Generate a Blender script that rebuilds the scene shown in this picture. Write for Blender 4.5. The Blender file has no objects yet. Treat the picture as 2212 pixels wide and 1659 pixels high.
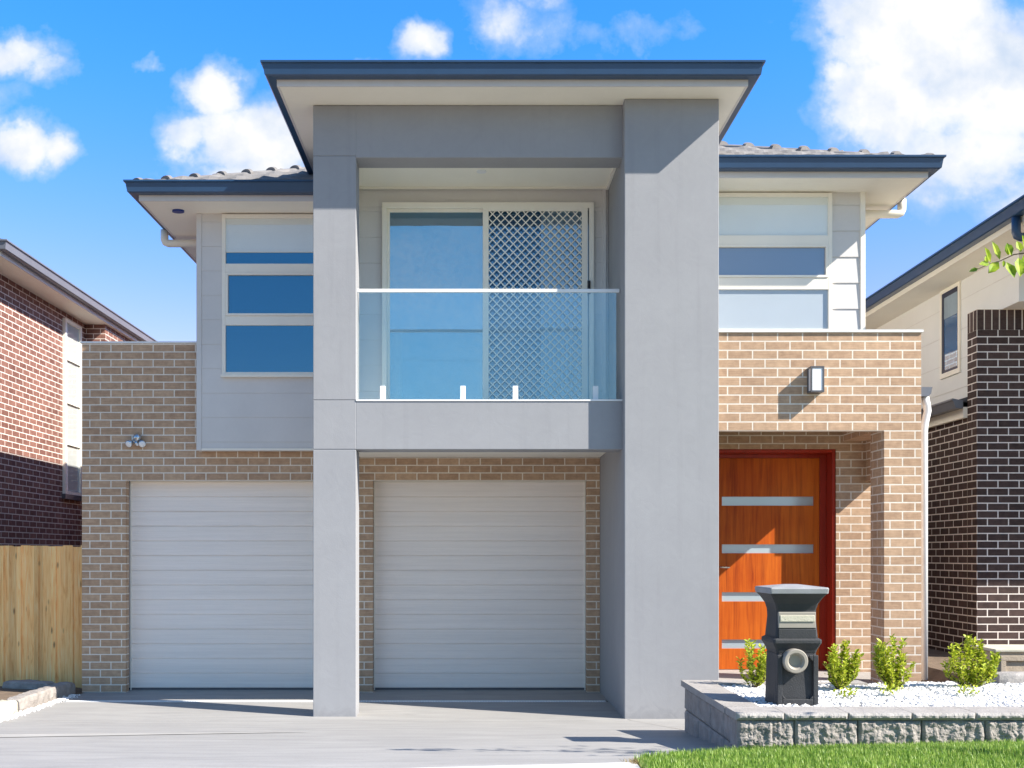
import bpy, bmesh, math, random
from mathutils import Vector, noise
R = math.radians
rnd = random.Random(7)
C = bpy.context.scene.collection
scn = bpy.context.scene

# ------------------------------------------------------------------ camera, light, sky
F, D0, HC, U0, V0 = 2300.0, 2300.0/227.0, 1.555, 1025.0, 1200.0   # photo measured at 2212 x 1659
cam_d = bpy.data.cameras.new('camera'); cam = bpy.data.objects.new('camera', cam_d); C.objects.link(cam)
cam.location = (0, -D0, HC); cam.rotation_euler = (R(90), 0, 0)
cam_d.sensor_width = 36; cam_d.lens = 36*F/2212
cam_d.shift_x = (1106-U0)/2212; cam_d.shift_y = (V0-829.5)/2212
cam_d.clip_start = 0.05; cam_d.clip_end = 5000
scn.camera = cam
SUN = Vector((.654, -.277, .577)).normalized()
sd = bpy.data.lights.new('sun', 'SUN'); sd.energy = 5.0; sd.angle = R(0.5); sd.color = (1, .93, .82)
so = bpy.data.objects.new('sun', sd); C.objects.link(so)
so.rotation_euler = (-SUN).to_track_quat('-Z', 'Y').to_euler()
so.location = (20, -10, 20)
scn.view_settings.view_transform = 'Standard'; scn.view_settings.look = 'None'
scn.view_settings.exposure = 1.05; scn.view_settings.gamma = 1
scn.render.engine = 'CYCLES'
scn.cycles.max_bounces = 8; scn.cycles.diffuse_bounces = 5; scn.cycles.transparent_max_bounces = 12

w = bpy.data.worlds.new('World'); scn.world = w; w.use_nodes = True
nt = w.node_tree; nt.nodes.clear()
class NT:
    def __init__(s, t): s.t = t
    def n(s, typ, **k):
        nd = s.t.nodes.new(typ)
        for a, b in k.items():
            if a.startswith('i_'): nd.inputs[a[2:].replace('_', ' ')].default_value = b
            else: setattr(nd, a, b)
        return nd
    def put(s, sock, v):
        if isinstance(v, bpy.types.NodeSocket): s.t.links.new(v, sock)
        elif v is not None: sock.default_value = v
    def m(s, op, a, b=None, c=None, clamp=False):
        nd = s.t.nodes.new('ShaderNodeMath'); nd.operation = op; nd.use_clamp = clamp
        for i, v in enumerate((a, b, c)): s.put(nd.inputs[i], v)
        return nd.outputs[0]
    def mix(s, fac, a, b, blend='MIX'):
        nd = s.t.nodes.new('ShaderNodeMix'); nd.data_type = 'RGBA'; nd.blend_type = blend
        s.put(nd.inputs[0], fac); s.put(nd.inputs[6], a); s.put(nd.inputs[7], b)
        return nd.outputs[2]
    def ramp(s, v, pts):
        nd = s.t.nodes.new('ShaderNodeValToRGB'); e = nd.color_ramp.elements
        while len(e) < len(pts): e.new(.5)
        for k, (p, c) in enumerate(pts):
            e[k].position = p; e[k].color = (c[0], c[1], c[2], 1) if not isinstance(c, (int, float)) else (c, c, c, 1)
        s.t.links.new(v, nd.inputs[0]); return nd.outputs[0]
    def noise(s, vec, scale, detail=4, rough=.55, dist=0):
        nd = s.t.nodes.new('ShaderNodeTexNoise'); s.put(nd.inputs['Vector'], vec)
        nd.inputs['Scale'].default_value = scale; nd.inputs['Detail'].default_value = detail
        nd.inputs['Roughness'].default_value = rough; nd.inputs['Distortion'].default_value = dist
        return nd.outputs['Fac']
    def comb(s, x, y, z):
        nd = s.t.nodes.new('ShaderNodeCombineXYZ')
        for i, v in enumerate((x, y, z)): s.put(nd.inputs[i], v)
        return nd.outputs[0]

N = NT(nt)
sky = N.n('ShaderNodeTexSky', sky_type='NISHITA', sun_disc=False, sun_elevation=R(38.9), sun_rotation=R(113),
          altitude=20, air_density=1.0, dust_density=0.3, ozone_density=3.0)
hs = N.n('ShaderNodeHueSaturation'); hs.inputs['Saturation'].default_value = 1.30; hs.inputs['Value'].default_value = 1.25
hs.inputs['Hue'].default_value = .485
nt.links.new(sky.outputs[0], hs.inputs['Color'])
tc = N.n('ShaderNodeTexCoord'); sp = N.n('ShaderNodeSeparateXYZ'); nt.links.new(tc.outputs['Generated'], sp.inputs[0])
dx, dy, dz = sp.outputs
ya = N.m('MAXIMUM', dy, .05)
px = N.m('DIVIDE', dx, ya); pz = N.m('DIVIDE', dz, ya)
P3 = N.comb(px, pz, 0)
wa = N.noise(P3, 11, 5, .6); wb = N.noise(N.comb(pz, px, 5.0), 11, 5, .6)
pxw = N.m('ADD', px, N.m('MULTIPLY', N.m('SUBTRACT', wa, .5), .075)); pzw = N.m('ADD', pz, N.m('MULTIPLY', N.m('SUBTRACT', wb, .5), .06))
n1 = N.noise(P3, 9, 7, .58, .25); n2 = N.noise(P3, 28, 6, .6)
# clouds: direction (x/y, z/y) centre, radii, weight
blobs = [(-.435, .468, .050, .022, 1.0), (-.400, .455, .030, .020, .8), (-.425, .385, .034, .020, 1.0), (-.393, .382, .020, .022, .9), (-.45, .43, .05, .02, .35),
         (-.245, .430, .026, .028, 1.0), (-.225, .392, .052, .030, 1.0), (-.275, .392, .030, .024, .8), (-.19, .385, .05, .03, 1.0), (-.20, .35, .07, .03, .9),
         (-.303, .458, .014, .008, .55), (-.052, .480, .022, .018, .85), (.040, .500, .050, .030, .62), (.065, .525, .030, .018, .6), (.15, .492, .06, .016, .36), (-.11, .466, .02, .006, .4),
         (.43, .500, .080, .070, 1.3), (.48, .45, .08, .07, 1.3), (.385, .425, .055, .045, 1.1), (.345, .450, .022, .022, .7), (.46, .38, .07, .05, .9), (.36, .37, .05, .02, .4), (.50, .34, .07, .05, .5),
         (.24, .385, .03, .01, .25)]
acc = None
for bx_, bz_, rx, rz, wt in blobs:
    a = N.m('DIVIDE', N.m('SUBTRACT', pxw, bx_), rx); b = N.m('DIVIDE', N.m('SUBTRACT', pzw, bz_), rz)
    r2 = N.m('ADD', N.m('MULTIPLY', a, a), N.m('MULTIPLY', b, b))
    g = N.m('MULTIPLY', N.m('POWER', 2.718, N.m('MULTIPLY', r2, -.75)), wt)
    acc = g if acc is None else N.m('MAXIMUM', acc, g)
dens = N.m('ADD', N.m('ADD', acc, N.m('MULTIPLY', N.m('SUBTRACT', n1, .5), 1.25)), N.m('MULTIPLY', N.m('SUBTRACT', n2, .5), .6))
front = N.m('GREATER_THAN', dy, .06)
cov = N.ramp(dens, [(.20, 0), (.42, .24), (.64, .80), (.88, 1)])
nb = N.noise(tc.outputs['Generated'], 2.6, 6, .6, .4)
covb = N.m('MULTIPLY', N.ramp(nb, [(.45, 0), (.72, .42)]), N.m('LESS_THAN', dy, .06))
covb = N.m('MULTIPLY', covb, N.m('GREATER_THAN', dz, 0.0))
cov = N.m('ADD', N.m('MULTIPLY', cov, front), covb)
shade = N.ramp(N.noise(N.comb(px, N.m('ADD', pz, .02), 3.1), 16, 5, .55), [(.32, (.62, .73, .90)), (.62, (1, 1, 1))])
cloudcol = N.mix(1, shade, (8.4, 8.3, 8.2, 1), 'MULTIPLY')
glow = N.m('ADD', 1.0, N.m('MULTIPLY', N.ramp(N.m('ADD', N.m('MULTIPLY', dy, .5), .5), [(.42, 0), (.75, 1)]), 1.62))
elev0 = N.ramp(N.m('ADD', N.m('MULTIPLY', dy, .5), .5), [(.46, 0), (.56, 1)])
elev = N.ramp(dz, [(.17, (.98, .49, .58)), (.46, (.44, .575, .90))]); elev.node.color_ramp.interpolation = 'EASE'
blue = N.mix(elev0, hs.outputs[0], N.mix(1, hs.outputs[0], elev, 'MULTIPLY'))
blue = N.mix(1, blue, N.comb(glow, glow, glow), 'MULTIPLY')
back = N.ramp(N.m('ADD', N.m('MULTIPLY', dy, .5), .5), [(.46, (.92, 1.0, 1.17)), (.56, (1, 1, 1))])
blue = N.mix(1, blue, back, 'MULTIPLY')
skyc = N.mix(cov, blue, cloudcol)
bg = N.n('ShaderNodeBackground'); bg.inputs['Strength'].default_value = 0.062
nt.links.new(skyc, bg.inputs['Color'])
wo = N.n('ShaderNodeOutputWorld'); nt.links.new(bg.outputs[0], wo.inputs[0])

# ------------------------------------------------------------------ materials
def new_mat(name):
    m = bpy.data.materials.new(name); m.use_nodes = True
    t = NT(m.node_tree); b = m.node_tree.nodes['Principled BSDF']
    return m, t, b
def col4(c): return (c[0], c[1], c[2], 1)
def paint(name, c, rough=.55, var=.06, scale=2.2, bump=.0, bscale=60, metal=0, spec=.4, stretch=(1, 1, 1)):
    m, t, b = new_mat(name)
    tcn = t.n('ShaderNodeTexCoord'); mp = t.n('ShaderNodeMapping'); mp.inputs['Scale'].default_value = stretch
    t.t.links.new(tcn.outputs['Object'], mp.inputs[0]); v = mp.outputs[0]
    nz = t.noise(v, scale, 6, .62)
    lo = [x*(1-var*2) for x in c]; hi = [min(1, x*(1+var*2)) for x in c]
    base = t.ramp(nz, [(.3, lo), (.7, hi)])
    nf = t.noise(v, scale*22, 3, .6)
    base = t.mix(.5*var*4 if var < .25 else .5, base, t.ramp(nf, [(.35, [x*.85 for x in c]), (.65, [min(1, x*1.12) for x in c])]))
    t.put(b.inputs['Base Color'], base)
    b.inputs['Roughness'].default_value = rough; b.inputs['Metallic'].default_value = metal
    b.inputs['Specular IOR Level'].default_value = spec
    if bump:
        bp = t.n('ShaderNodeBump'); bp.inputs['Strength'].default_value = bump; bp.inputs['Distance'].default_value = .01
        t.put(bp.inputs['Height'], t.noise(v, bscale, 4, .6)); t.put(b.inputs['Normal'], bp.outputs[0])
    return m
def brick(name, c1, c2, mortar, var=.5, soldier=False, msize=.0068, ph=0):
    m, t, b = new_mat(name)
    tcn = t.n('ShaderNodeTexCoord'); s = t.n('ShaderNodeSeparateXYZ'); t.t.links.new(tcn.outputs['Object'], s.inputs[0])
    u = t.m('ADD', s.outputs[0], s.outputs[1])
    vec = t.comb(u, t.m('SUBTRACT', s.outputs[2], ph), 0)
    bt = t.n('ShaderNodeTexBrick', offset=.5 if not soldier else 0, squash=1)
    bt.inputs['Scale'].default_value = 1
    bt.inputs['Brick Width'].default_value = .24 if not soldier else .086; bt.inputs['Row Height'].default_value = .086 if not soldier else .24
    bt.inputs['Mortar Size'].default_value = msize; bt.inputs['Mortar Smooth'].default_value = .15; bt.inputs['Bias'].default_value = 0
    bt.inputs['Color1'].default_value = (0, 0, 0, 1); bt.inputs['Color2'].default_value = (1, 1, 1, 1); bt.inputs['Mortar'].default_value = (.5, .5, .5, 1)
    t.put(bt.inputs['Vector'], vec)
    streak = t.noise(t.comb(t.m('MULTIPLY', u, 6), t.m('MULTIPLY', s.outputs[2], 110), 0), 1, 4, .6)
    blot = t.noise(t.comb(u, s.outputs[2], 0), 14, 5, .65)
    face = t.mix(bt.outputs['Color'], col4(c1), col4(c2))
    face = t.mix(var*.7, face, t.ramp(streak, [(.3, [x*.62 for x in c1]), (.7, [min(1, x*1.25) for x in c2])]))
    face = t.mix(.3, face, t.ramp(blot, [(.35, [x*.7 for x in c1]), (.65, [min(1, x*1.15) for x in c2])]))
    mo = t.mix(.35, col4(mortar), t.ramp(t.noise(vec, 40, 3), [(.3, [x*.7 for x in mortar]), (.7, [min(1, x*1.1) for x in mortar])]))
    colr = t.mix(bt.outputs['Fac'], face, mo)
    large = t.ramp(t.noise(vec, .9, 4, .6), [(.3, .88), (.7, 1.08)])
    colr = t.mix(1, colr, large, 'MULTIPLY')
    t.put(b.inputs['Base Color'], colr); b.inputs['Roughness'].default_value = .8; b.inputs['Specular IOR Level'].default_value = .25
    h = t.m('ADD', t.m('MULTIPLY', bt.outputs['Fac'], -1.0), t.m('MULTIPLY', streak, .35))
    bp = t.n('ShaderNodeBump'); bp.inputs['Strength'].default_value = .55; bp.inputs['Distance'].default_value = .005
    t.put(bp.inputs['Height'], h); t.put(b.inputs['Normal'], bp.outputs[0])
    return m
def glass_mirror(name, base, refl=.35, tint=(.9, .95, 1), transp=0.0, rough=.01):
    m, t, b = new_mat(name); nd = m.node_tree
    out = nd.nodes['Material Output']
    gl = t.n('ShaderNodeBsdfGlossy'); gl.inputs['Roughness'].default_value = rough; gl.inputs['Color'].default_value = col4(tint)
    tcn = t.n('ShaderNodeTexCoord')
    bp = t.n('ShaderNodeBump'); bp.inputs['Strength'].default_value = .05; bp.inputs['Distance'].default_value = .02
    t.put(bp.inputs['Height'], t.noise(tcn.outputs['Object'], 1.6, 2)); t.put(gl.inputs['Normal'], bp.outputs[0])
    tr = t.n('ShaderNodeBsdfTransparent'); tr.inputs['Color'].default_value = col4(base)
    if transp < .5:
        df = t.n('ShaderNodeBsdfDiffuse'); df.inputs['Color'].default_value = col4(base); under = df.outputs[0]
    else: under = tr.outputs[0]
    lw = t.n('ShaderNodeFresnel'); lw.inputs['IOR'].default_value = 1.5
    f = t.m('ADD', t.m('MULTIPLY', lw.outputs[0], .9), refl, clamp=True) if transp < .5 else refl
    mx = t.n('ShaderNodeMixShader'); t.put(mx.inputs[0], f); t.put(mx.inputs[1], under); t.put(mx.inputs[2], gl.outputs[0])
    nd.links.new(mx.outputs[0], out.inputs['Surface'])
    return m
M = {}
def render_mat():
    m, t, b = new_mat('trowelled_render')
    tcn = t.n('ShaderNodeTexCoord'); v = tcn.outputs['Object']; s = t.n('ShaderNodeSeparateXYZ'); t.t.links.new(v, s.inputs[0])
    big = t.noise(v, 1.3, 6, .6, .4); tro = t.noise(v, 5.5, 5, .6, 2.2)
    run = t.noise(t.comb(t.m('MULTIPLY', t.m('ADD', s.outputs[0], s.outputs[1]), 9), 0, t.m('MULTIPLY', s.outputs[2], .35)), 1, 5, .65)
    c = t.ramp(big, [(.3, (.305, .309, .328)), (.7, (.340, .345, .364))])
    c = t.mix(.28, c, t.ramp(tro, [(.32, (.300, .304, .322)), (.68, (.345, .349, .367))]))
    c = t.mix(1, c, t.ramp(run, [(.28, .94), (.46, 1.0), (.8, 1.01)]), 'MULTIPLY')
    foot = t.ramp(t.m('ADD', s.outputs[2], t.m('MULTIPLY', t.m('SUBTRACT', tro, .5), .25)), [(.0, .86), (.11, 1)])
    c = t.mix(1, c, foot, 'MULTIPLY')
    t.put(b.inputs['Base Color'], c); b.inputs['Roughness'].default_value = .8; b.inputs['Specular IOR Level'].default_value = .3
    bp = t.n('ShaderNodeBump'); bp.inputs['Strength'].default_value = .16; bp.inputs['Distance'].default_value = .005
    t.put(bp.inputs['Height'], t.m('ADD', t.noise(v, 140, 3), t.m('MULTIPLY', tro, 1.6))); t.put(b.inputs['Normal'], bp.outputs[0])
    return m
M['render'] = render_mat()
M['brick'] = brick('tan_brick', (.40, .25, .16), (.585, .40, .265), (.82, .74, .64))
M['brick_dark'] = brick('dark_brick', (.035, .022, .021), (.105, .068, .060), (.84, .77, .72), .5)
M['brick_dark_soldier'] = brick('dark_brick_soldier', (.035, .022, .021), (.105, .068, .060), (.72, .64, .56), .5, True, ph=.035)
M['brick_brown'] = brick('brown_brick', (.13, .06, .035), (.20, .10, .055), (.6, .48, .38), .5, True)
M['brick_red'] = brick('burgundy_brick', (.12, .048, .04), (.31, .16, .125), (.80, .72, .66), .5)
M['board'] = paint('grey_cladding', (.68, .655, .635), .6, .025, 1.5, .05, 90)
M['cream'] = paint('cream_trim', (.90, .85, .75), .45, .015, 2)
M['soffit'] = paint('soffit_sheet', (.94, .90, .80), .6, .02, 1.2)
M['fascia'] = paint('fascia_paint', (.68, .65, .64), .45, .02, 3)
M['gutter'] = paint('blue_grey_gutter', (.024, .062, .135), .3, .05, 3, spec=.6)
M['gutter_grey'] = paint('grey_gutter', (.16, .17, .20), .35, .05, 3)
M['tile'] = paint('roof_tile', (.22, .21, .205), .8, .12, 5, .3, 60)
M['tile_dark'] = paint('dark_roof_tile', (.10, .10, .11), .8, .12, 5, .3, 60)
M['door'] = paint('garage_door_paint', (.92, .83, .765), .5, .03, 1.6, .5, 9, stretch=(.35, 1, 16))
M['white'] = paint('white_metal', (.82, .83, .84), .3, .02, 5)
M['capping'] = paint('parapet_capping', (.78, .78, .77), .35, .03, 5)
M['pane'] = glass_mirror('window_pane', (.010, .06, .16), .21, (.6, .85, 1))
M['pane_light'] = glass_mirror('tinted_door_glass', (.06, .20, .30), .42, (.92, .97, .97))
M['pane_soft'] = glass_mirror('blue_grey_pane', (.21, .25, .32), .11, (.8, .9, 1), 0, .06)
M['grey_pane'] = glass_mirror('curtained_glass', (.50, .53, .52), .12, (.85, .95, 1), 0, .05)
M['slot_glass'] = glass_mirror('frosted_glass', (.42, .52, .58), .15, (.9, .95, 1), 0, .15)
M['blind'] = paint('roller_blind', (.90, .89, .83), .7, .02, 1)
M['curtain'] = paint('curtain_fabric', (.30, .38, .46), .9, .1, 3, stretch=(12, 1, .3))
M['rail_glass'] = glass_mirror('balustrade_glass', (.92, .975, .985), .115, (.82, .97, 1), 1.0)
M['blind_grey'] = paint('pale_grey_blind', (.50, .53, .56), .7, .02, 1)
M['blind_glass'] = glass_mirror('clear_pane', (.975, .985, .99), .05, (.8, .93, 1), 1.0)
M['black'] = paint('black_plastic', (.015, .015, .018), .35, .05, 8)
M['lamp_metal'] = paint('lamp_metal', (.10, .10, .11), .4, .05, 8)
M['opal'] = paint('opal_diffuser', (.85, .87, .90), .25, .01, 8)
M['chrome'] = paint('chrome_metal', (.55, .58, .62), .18, .03, 8, metal=1)
M['mail'] = paint('charcoal_cement', (.036, .038, .043), .6, .12, 6, .35, 120)
M['mail_cap'] = paint('mailbox_cap_cement', (.30, .31, .33), .5, .08, 6, .2, 120)
M['mail_plate'] = paint('mail_slot_plate', (.33, .30, .26), .5, .04, 6)
M['cap_block'] = paint('cap_stone', (.35, .33, .315), .85, .08, 9, .6, 70)
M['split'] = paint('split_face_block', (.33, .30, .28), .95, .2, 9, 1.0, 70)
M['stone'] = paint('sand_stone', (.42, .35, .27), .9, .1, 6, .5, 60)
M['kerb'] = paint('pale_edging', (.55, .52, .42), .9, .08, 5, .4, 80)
M['soil'] = paint('soil', (.17, .125, .09), .95, .25, 6, .8, 50)
M['footpath'] = paint('footpath_concrete', (.55, .54, .525), .8, .04, 3, .2, 120)
M['asphalt'] = paint('asphalt', (.055, .055, .06), .9, .15, 6, .5, 90)
M['pebble'] = paint('white_pebbles', (.74, .73, .72), .6, .10, 40)
M['chip'] = paint('pale_chips', (.80, .79, .78), .7, .07, 14)
M['bark'] = paint('bark', (.11, .075, .05), .9, .2, 20, .5, 80)
M['timber_frame'] = paint('stained_door_frame', (.34, .026, .010), .30, .12, 2, stretch=(9, 9, .5))

def wood_door():
    m, t, b = new_mat('orange_timber')
    tcn = t.n('ShaderNodeTexCoord'); mp = t.n('ShaderNodeMapping'); mp.inputs['Scale'].default_value = (18, 18, .9)
    t.t.links.new(tcn.outputs['Object'], mp.inputs[0])
    g = t.noise(mp.outputs[0], 1.2, 8, .65, .6)
    g2 = t.noise(tcn.outputs['Object'], 1.5, 3)
    c = t.ramp(g, [(.30, (.27, .030, .003)), (.48, (.55, .092, .005)), (.72, (.76, .165, .010))])
    c = t.mix(.3, c, t.ramp(g2, [(.35, (.30, .05, .01)), (.65, (.6, .2, .03))]))
    t.put(b.inputs['Base Color'], c); b.inputs['Roughness'].default_value = .5; b.inputs['Specular IOR Level'].default_value = .2
    return m
M['timber'] = wood_door()
def fence_wood():
    m, t, b = new_mat('pine_palings')
    tcn = t.n('ShaderNodeTexCoord'); s = t.n('ShaderNodeSeparateXYZ'); t.t.links.new(tcn.outputs['Object'], s.inputs[0])
    k = t.m('FLOOR', t.m('DIVIDE', s.outputs[0], .101))
    wn = t.n('ShaderNodeTexWhiteNoise', noise_dimensions='1D'); t.put(wn.inputs['W'], k)
    vec = t.comb(t.m('MULTIPLY', s.outputs[0], 30), wn.outputs[0], t.m('MULTIPLY', s.outputs[2], 1.6))
    off = t.m('MULTIPLY', wn.outputs[0], 20)
    g = t.noise(t.comb(t.m('MULTIPLY', s.outputs[0], 26), off, t.m('MULTIPLY', s.outputs[2], 1.7)), 1.3, 8, .6, 1.2)
    c = t.ramp(g, [(.25, (.72, .30, .08)), (.5, (1, .58, .22)), (.75, (1, .74, .38))])
    kn = t.n('ShaderNodeTexVoronoi'); t.put(kn.inputs['Vector'], t.comb(t.m('MULTIPLY', s.outputs[0], 10), off, t.m('MULTIPLY', s.outputs[2], 3.2)))
    kn.inputs['Scale'].default_value = 1
    kf = t.ramp(kn.outputs['Distance'], [(.05, 1), (.17, 0)])
    c = t.mix(t.m('MULTIPLY', kf, .8), c, (.13, .06, .02, 1))
    tint = t.ramp(wn.outputs[0], [(0, .82), (1, 1.12)])
    c = t.mix(1, c, tint, 'MULTIPLY')
    t.put(b.inputs['Base Color'], c); b.inputs['Roughness'].default_value = .75
    return m
M['fence'] = fence_wood()
def concrete():
    m, t, b = new_mat('driveway_concrete')
    tcn = t.n('ShaderNodeTexCoord'); mp = t.n('ShaderNodeMapping'); mp.inputs['Scale'].default_value = (.6, 3.2, 1); mp.inputs['Rotation'].default_value = (0, 0, R(-4))
    t.t.links.new(tcn.outputs['Object'], mp.inputs[0])
    sw = t.noise(mp.outputs[0], 2.2, 8, .62, .8)
    cl = t.noise(tcn.outputs['Object'], 1.1, 5, .6)
    fi = t.noise(tcn.outputs['Object'], 90, 3, .6)
    c = t.ramp(sw, [(.3, (.235, .232, .23)), (.5, (.305, .30, .294)), (.68, (.37, .363, .353))])
    c = t.mix(.25, c, t.ramp(cl, [(.3, (.25, .243, .238)), (.7, (.33, .32, .31))]))
    c = t.mix(.15, c, t.ramp(fi, [(.35, (.28, .27, .265)), (.65, (.52, .51, .5))]))
    t.put(b.inputs['Base Color'], c); b.inputs['Roughness'].default_value = .7
    bp = t.n('ShaderNodeBump'); bp.inputs['Strength'].default_value = .25; bp.inputs['Distance'].default_value = .004
    t.put(bp.inputs['Height'], sw); t.put(b.inputs['Normal'], bp.outputs[0])
    return m
M['concrete'] = concrete()
def leafy(name, dark, mid, light, scale=30, trans=.25):
    m, t, b = new_mat(name)
    tcn = t.n('ShaderNodeTexCoord')
    nz = t.noise(tcn.outputs['Object'], scale, 3, .6)
    c = t.ramp(nz, [(.32, dark), (.5, mid), (.68, light)])
    t.put(b.inputs['Base Color'], c); b.inputs['Roughness'].default_value = .45; b.inputs['Specular IOR Level'].default_value = .4
    tl = t.n('ShaderNodeBsdfTranslucent'); t.put(tl.inputs['Color'], c)
    mx = t.n('ShaderNodeMixShader'); mx.inputs[0].default_value = trans
    out = m.node_tree.nodes['Material Output']
    t.put(mx.inputs[1], b.outputs[0]); t.put(mx.inputs[2], tl.outputs[0]); m.node_tree.links.new(mx.outputs[0], out.inputs['Surface'])
    return m
M['leaf'] = leafy('shrub_leaf', (.12, .22, .01), (.46, .54, .04), (.72, .70, .10), 45)
M['tree_leaf'] = leafy('tree_leaf', (.12, .24, .01), (.32, .46, .02), (.50, .58, .04), 20, .4)
M['grass'] = leafy('grass_blade', (.09, .20, .02), (.26, .42, .07), (.52, .60, .19), 30, .35)
M['grass_base'] = paint('grass_base', (.16, .22, .06), .95, .2, 12)
M['straw'] = leafy('dry_grass', (.25, .18, .08), (.42, .32, .15), (.5, .42, .2), 30, .2)

# ------------------------------------------------------------------ helpers
def wloc(o):
    v = Vector((0, 0, 0))
    while o is not None: v += Vector(o.location); o = o.parent
    return v
def thing(name, label, cat, loc=(0, 0, 0), group=None, kind=None):
    o = bpy.data.objects.new(name, None); C.objects.link(o); o.location = loc; o.empty_display_size = .2
    tag(o, label, cat, group, kind); return o
def tag(o, label=None, cat=None, group=None, kind=None):
    if label: o['label'] = label
    if cat: o['category'] = cat
    if group: o['group'] = group
    if kind: o['kind'] = kind
    return o
class MB:
    def __init__(s): s.v = []; s.f = []
    def add(s, vs, fs):
        b = len(s.v); s.v += [tuple(v) for v in vs]; s.f += [tuple(b+i for i in f) for f in fs]; return s
    def box(s, x0, x1, y0, y1, z0, z1):
        vs = [(x, y, z) for z in (z0, z1) for y in (y0, y1) for x in (x0, x1)]
        return s.add(vs, [(0, 2, 3, 1), (4, 5, 7, 6), (0, 1, 5, 4), (2, 6, 7, 3), (0, 4, 6, 2), (1, 3, 7, 5)])
    def prism_x(s, x0, x1, yz):      # yz: closed polygon
        n = len(yz); vs = [(x0, y, z) for y, z in yz]+[(x1, y, z) for y, z in yz]
        return s.add(vs, [tuple(range(n)), tuple(range(2*n-1, n-1, -1))]+[(i, (i+1) % n+0, (i+1) % n+n, i+n)[::-1] for i in range(n)])
    def prism_y(s, y0, y1, xz):
        n = len(xz); vs = [(x, y0, z) for x, z in xz]+[(x, y1, z) for x, z in xz]
        return s.add(vs, [tuple(range(n)), tuple(range(2*n-1, n-1, -1))]+[(i, (i+1) % n, (i+1) % n+n, i+n)[::-1] for i in range(n)])
    def loft(s, rings, cap=True):
        n = len(rings[0]); b = len(s.v)
        for r in rings: s.v += [tuple(p) for p in r]
        for k in range(len(rings)-1):
            for i in range(n):
                j = (i+1) % n; s.f.append((b+k*n+i, b+k*n+j, b+(k+1)*n+j, b+(k+1)*n+i))
        if cap: s.f.append(tuple(b+i for i in range(n))[::-1]); s.f.append(tuple(b+(len(rings)-1)*n+i for i in range(n)))
        return s
    def tube(s, pts, r, n=10, cap=True):
        pts = [Vector(p) for p in pts]; rings = []
        rr = r if isinstance(r, (list, tuple)) else [r]*len(pts)
        d = (pts[1]-pts[0]).normalized(); a = d.orthogonal().normalized()
        for i, p in enumerate(pts):
            if i == 0: t = (pts[1]-p).normalized(); sc = 1
            elif i == len(pts)-1: t = (p-pts[i-1]).normalized()
            else:
                t = ((p-pts[i-1]).normalized()+(pts[i+1]-p).normalized()).normalized()
            a = (a-t*a.dot(t)).normalized(); b = t.cross(a)
            rings.append([p+(a*math.cos(2*math.pi*k/n)+b*math.sin(2*math.pi*k/n))*rr[i] for k in range(n)])
        return s.loft(rings, cap)
    def sweep(s, path, prof, ztop=0):   # horizontal path, outward = right-hand side; prof = closed (offset, z)
        P = [Vector((p[0], p[1])) for p in path]; rings = []
        for i, p in enumerate(P):
            ds = []
            if i > 0: ds.append((p-P[i-1]).normalized())
            if i < len(P)-1: ds.append((P[i+1]-p).normalized())
            ns = [Vector((d.y, -d.x)) for d in ds]
            if len(ns) == 1: mv = ns[0]
            else:
                mv = (ns[0]+ns[1]).normalized(); mv = mv/mv.dot(ns[0])
            rings.append([(p.x+mv.x*o, p.y+mv.y*o, z+ztop) for o, z in prof])
        return s.loft(rings)
    def build(s, name, mat, parent=None, bevel=0, smooth=False, label=None):
        off = wloc(parent) if parent else Vector((0, 0, 0))
        me = bpy.data.meshes.new(name)
        me.from_pydata([(v[0]-off.x, v[1]-off.y, v[2]-off.z) for v in s.v], [], s.f)
        if mat: me.materials.append(mat)
        bm = bmesh.new(); bm.from_mesh(me); bmesh.ops.recalc_face_normals(bm, faces=bm.faces); bm.to_mesh(me); bm.free()
        if smooth:
            for p in me.polygons: p.use_smooth = True
        o = bpy.data.objects.new(name, me); C.objects.link(o)
        if parent: o.parent = parent
        if bevel:
            md = o.modifiers.new('bevel', 'BEVEL'); md.width = bevel; md.segments = 2; md.limit_method = 'ANGLE'; md.angle_limit = R(40)
        if label: o['label'] = label
        return o
def raw(name, verts, faces, mat, parent=None, smooth=False):
    me = bpy.data.meshes.new(name); off = wloc(parent) if parent else Vector((0, 0, 0))
    me.from_pydata([(v[0]-off.x, v[1]-off.y, v[2]-off.z) for v in verts], [], faces); me.materials.append(mat)
    if smooth:
        for p in me.polygons: p.use_smooth = True
    o = bpy.data.objects.new(name, me); C.objects.link(o)
    if parent: o.parent = parent
    return o
def fx(u, s): return (u-U0)/s
def fz(v, s): return HC+(V0-v)/s
def sy(Y): return F/(Y+D0)
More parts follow.
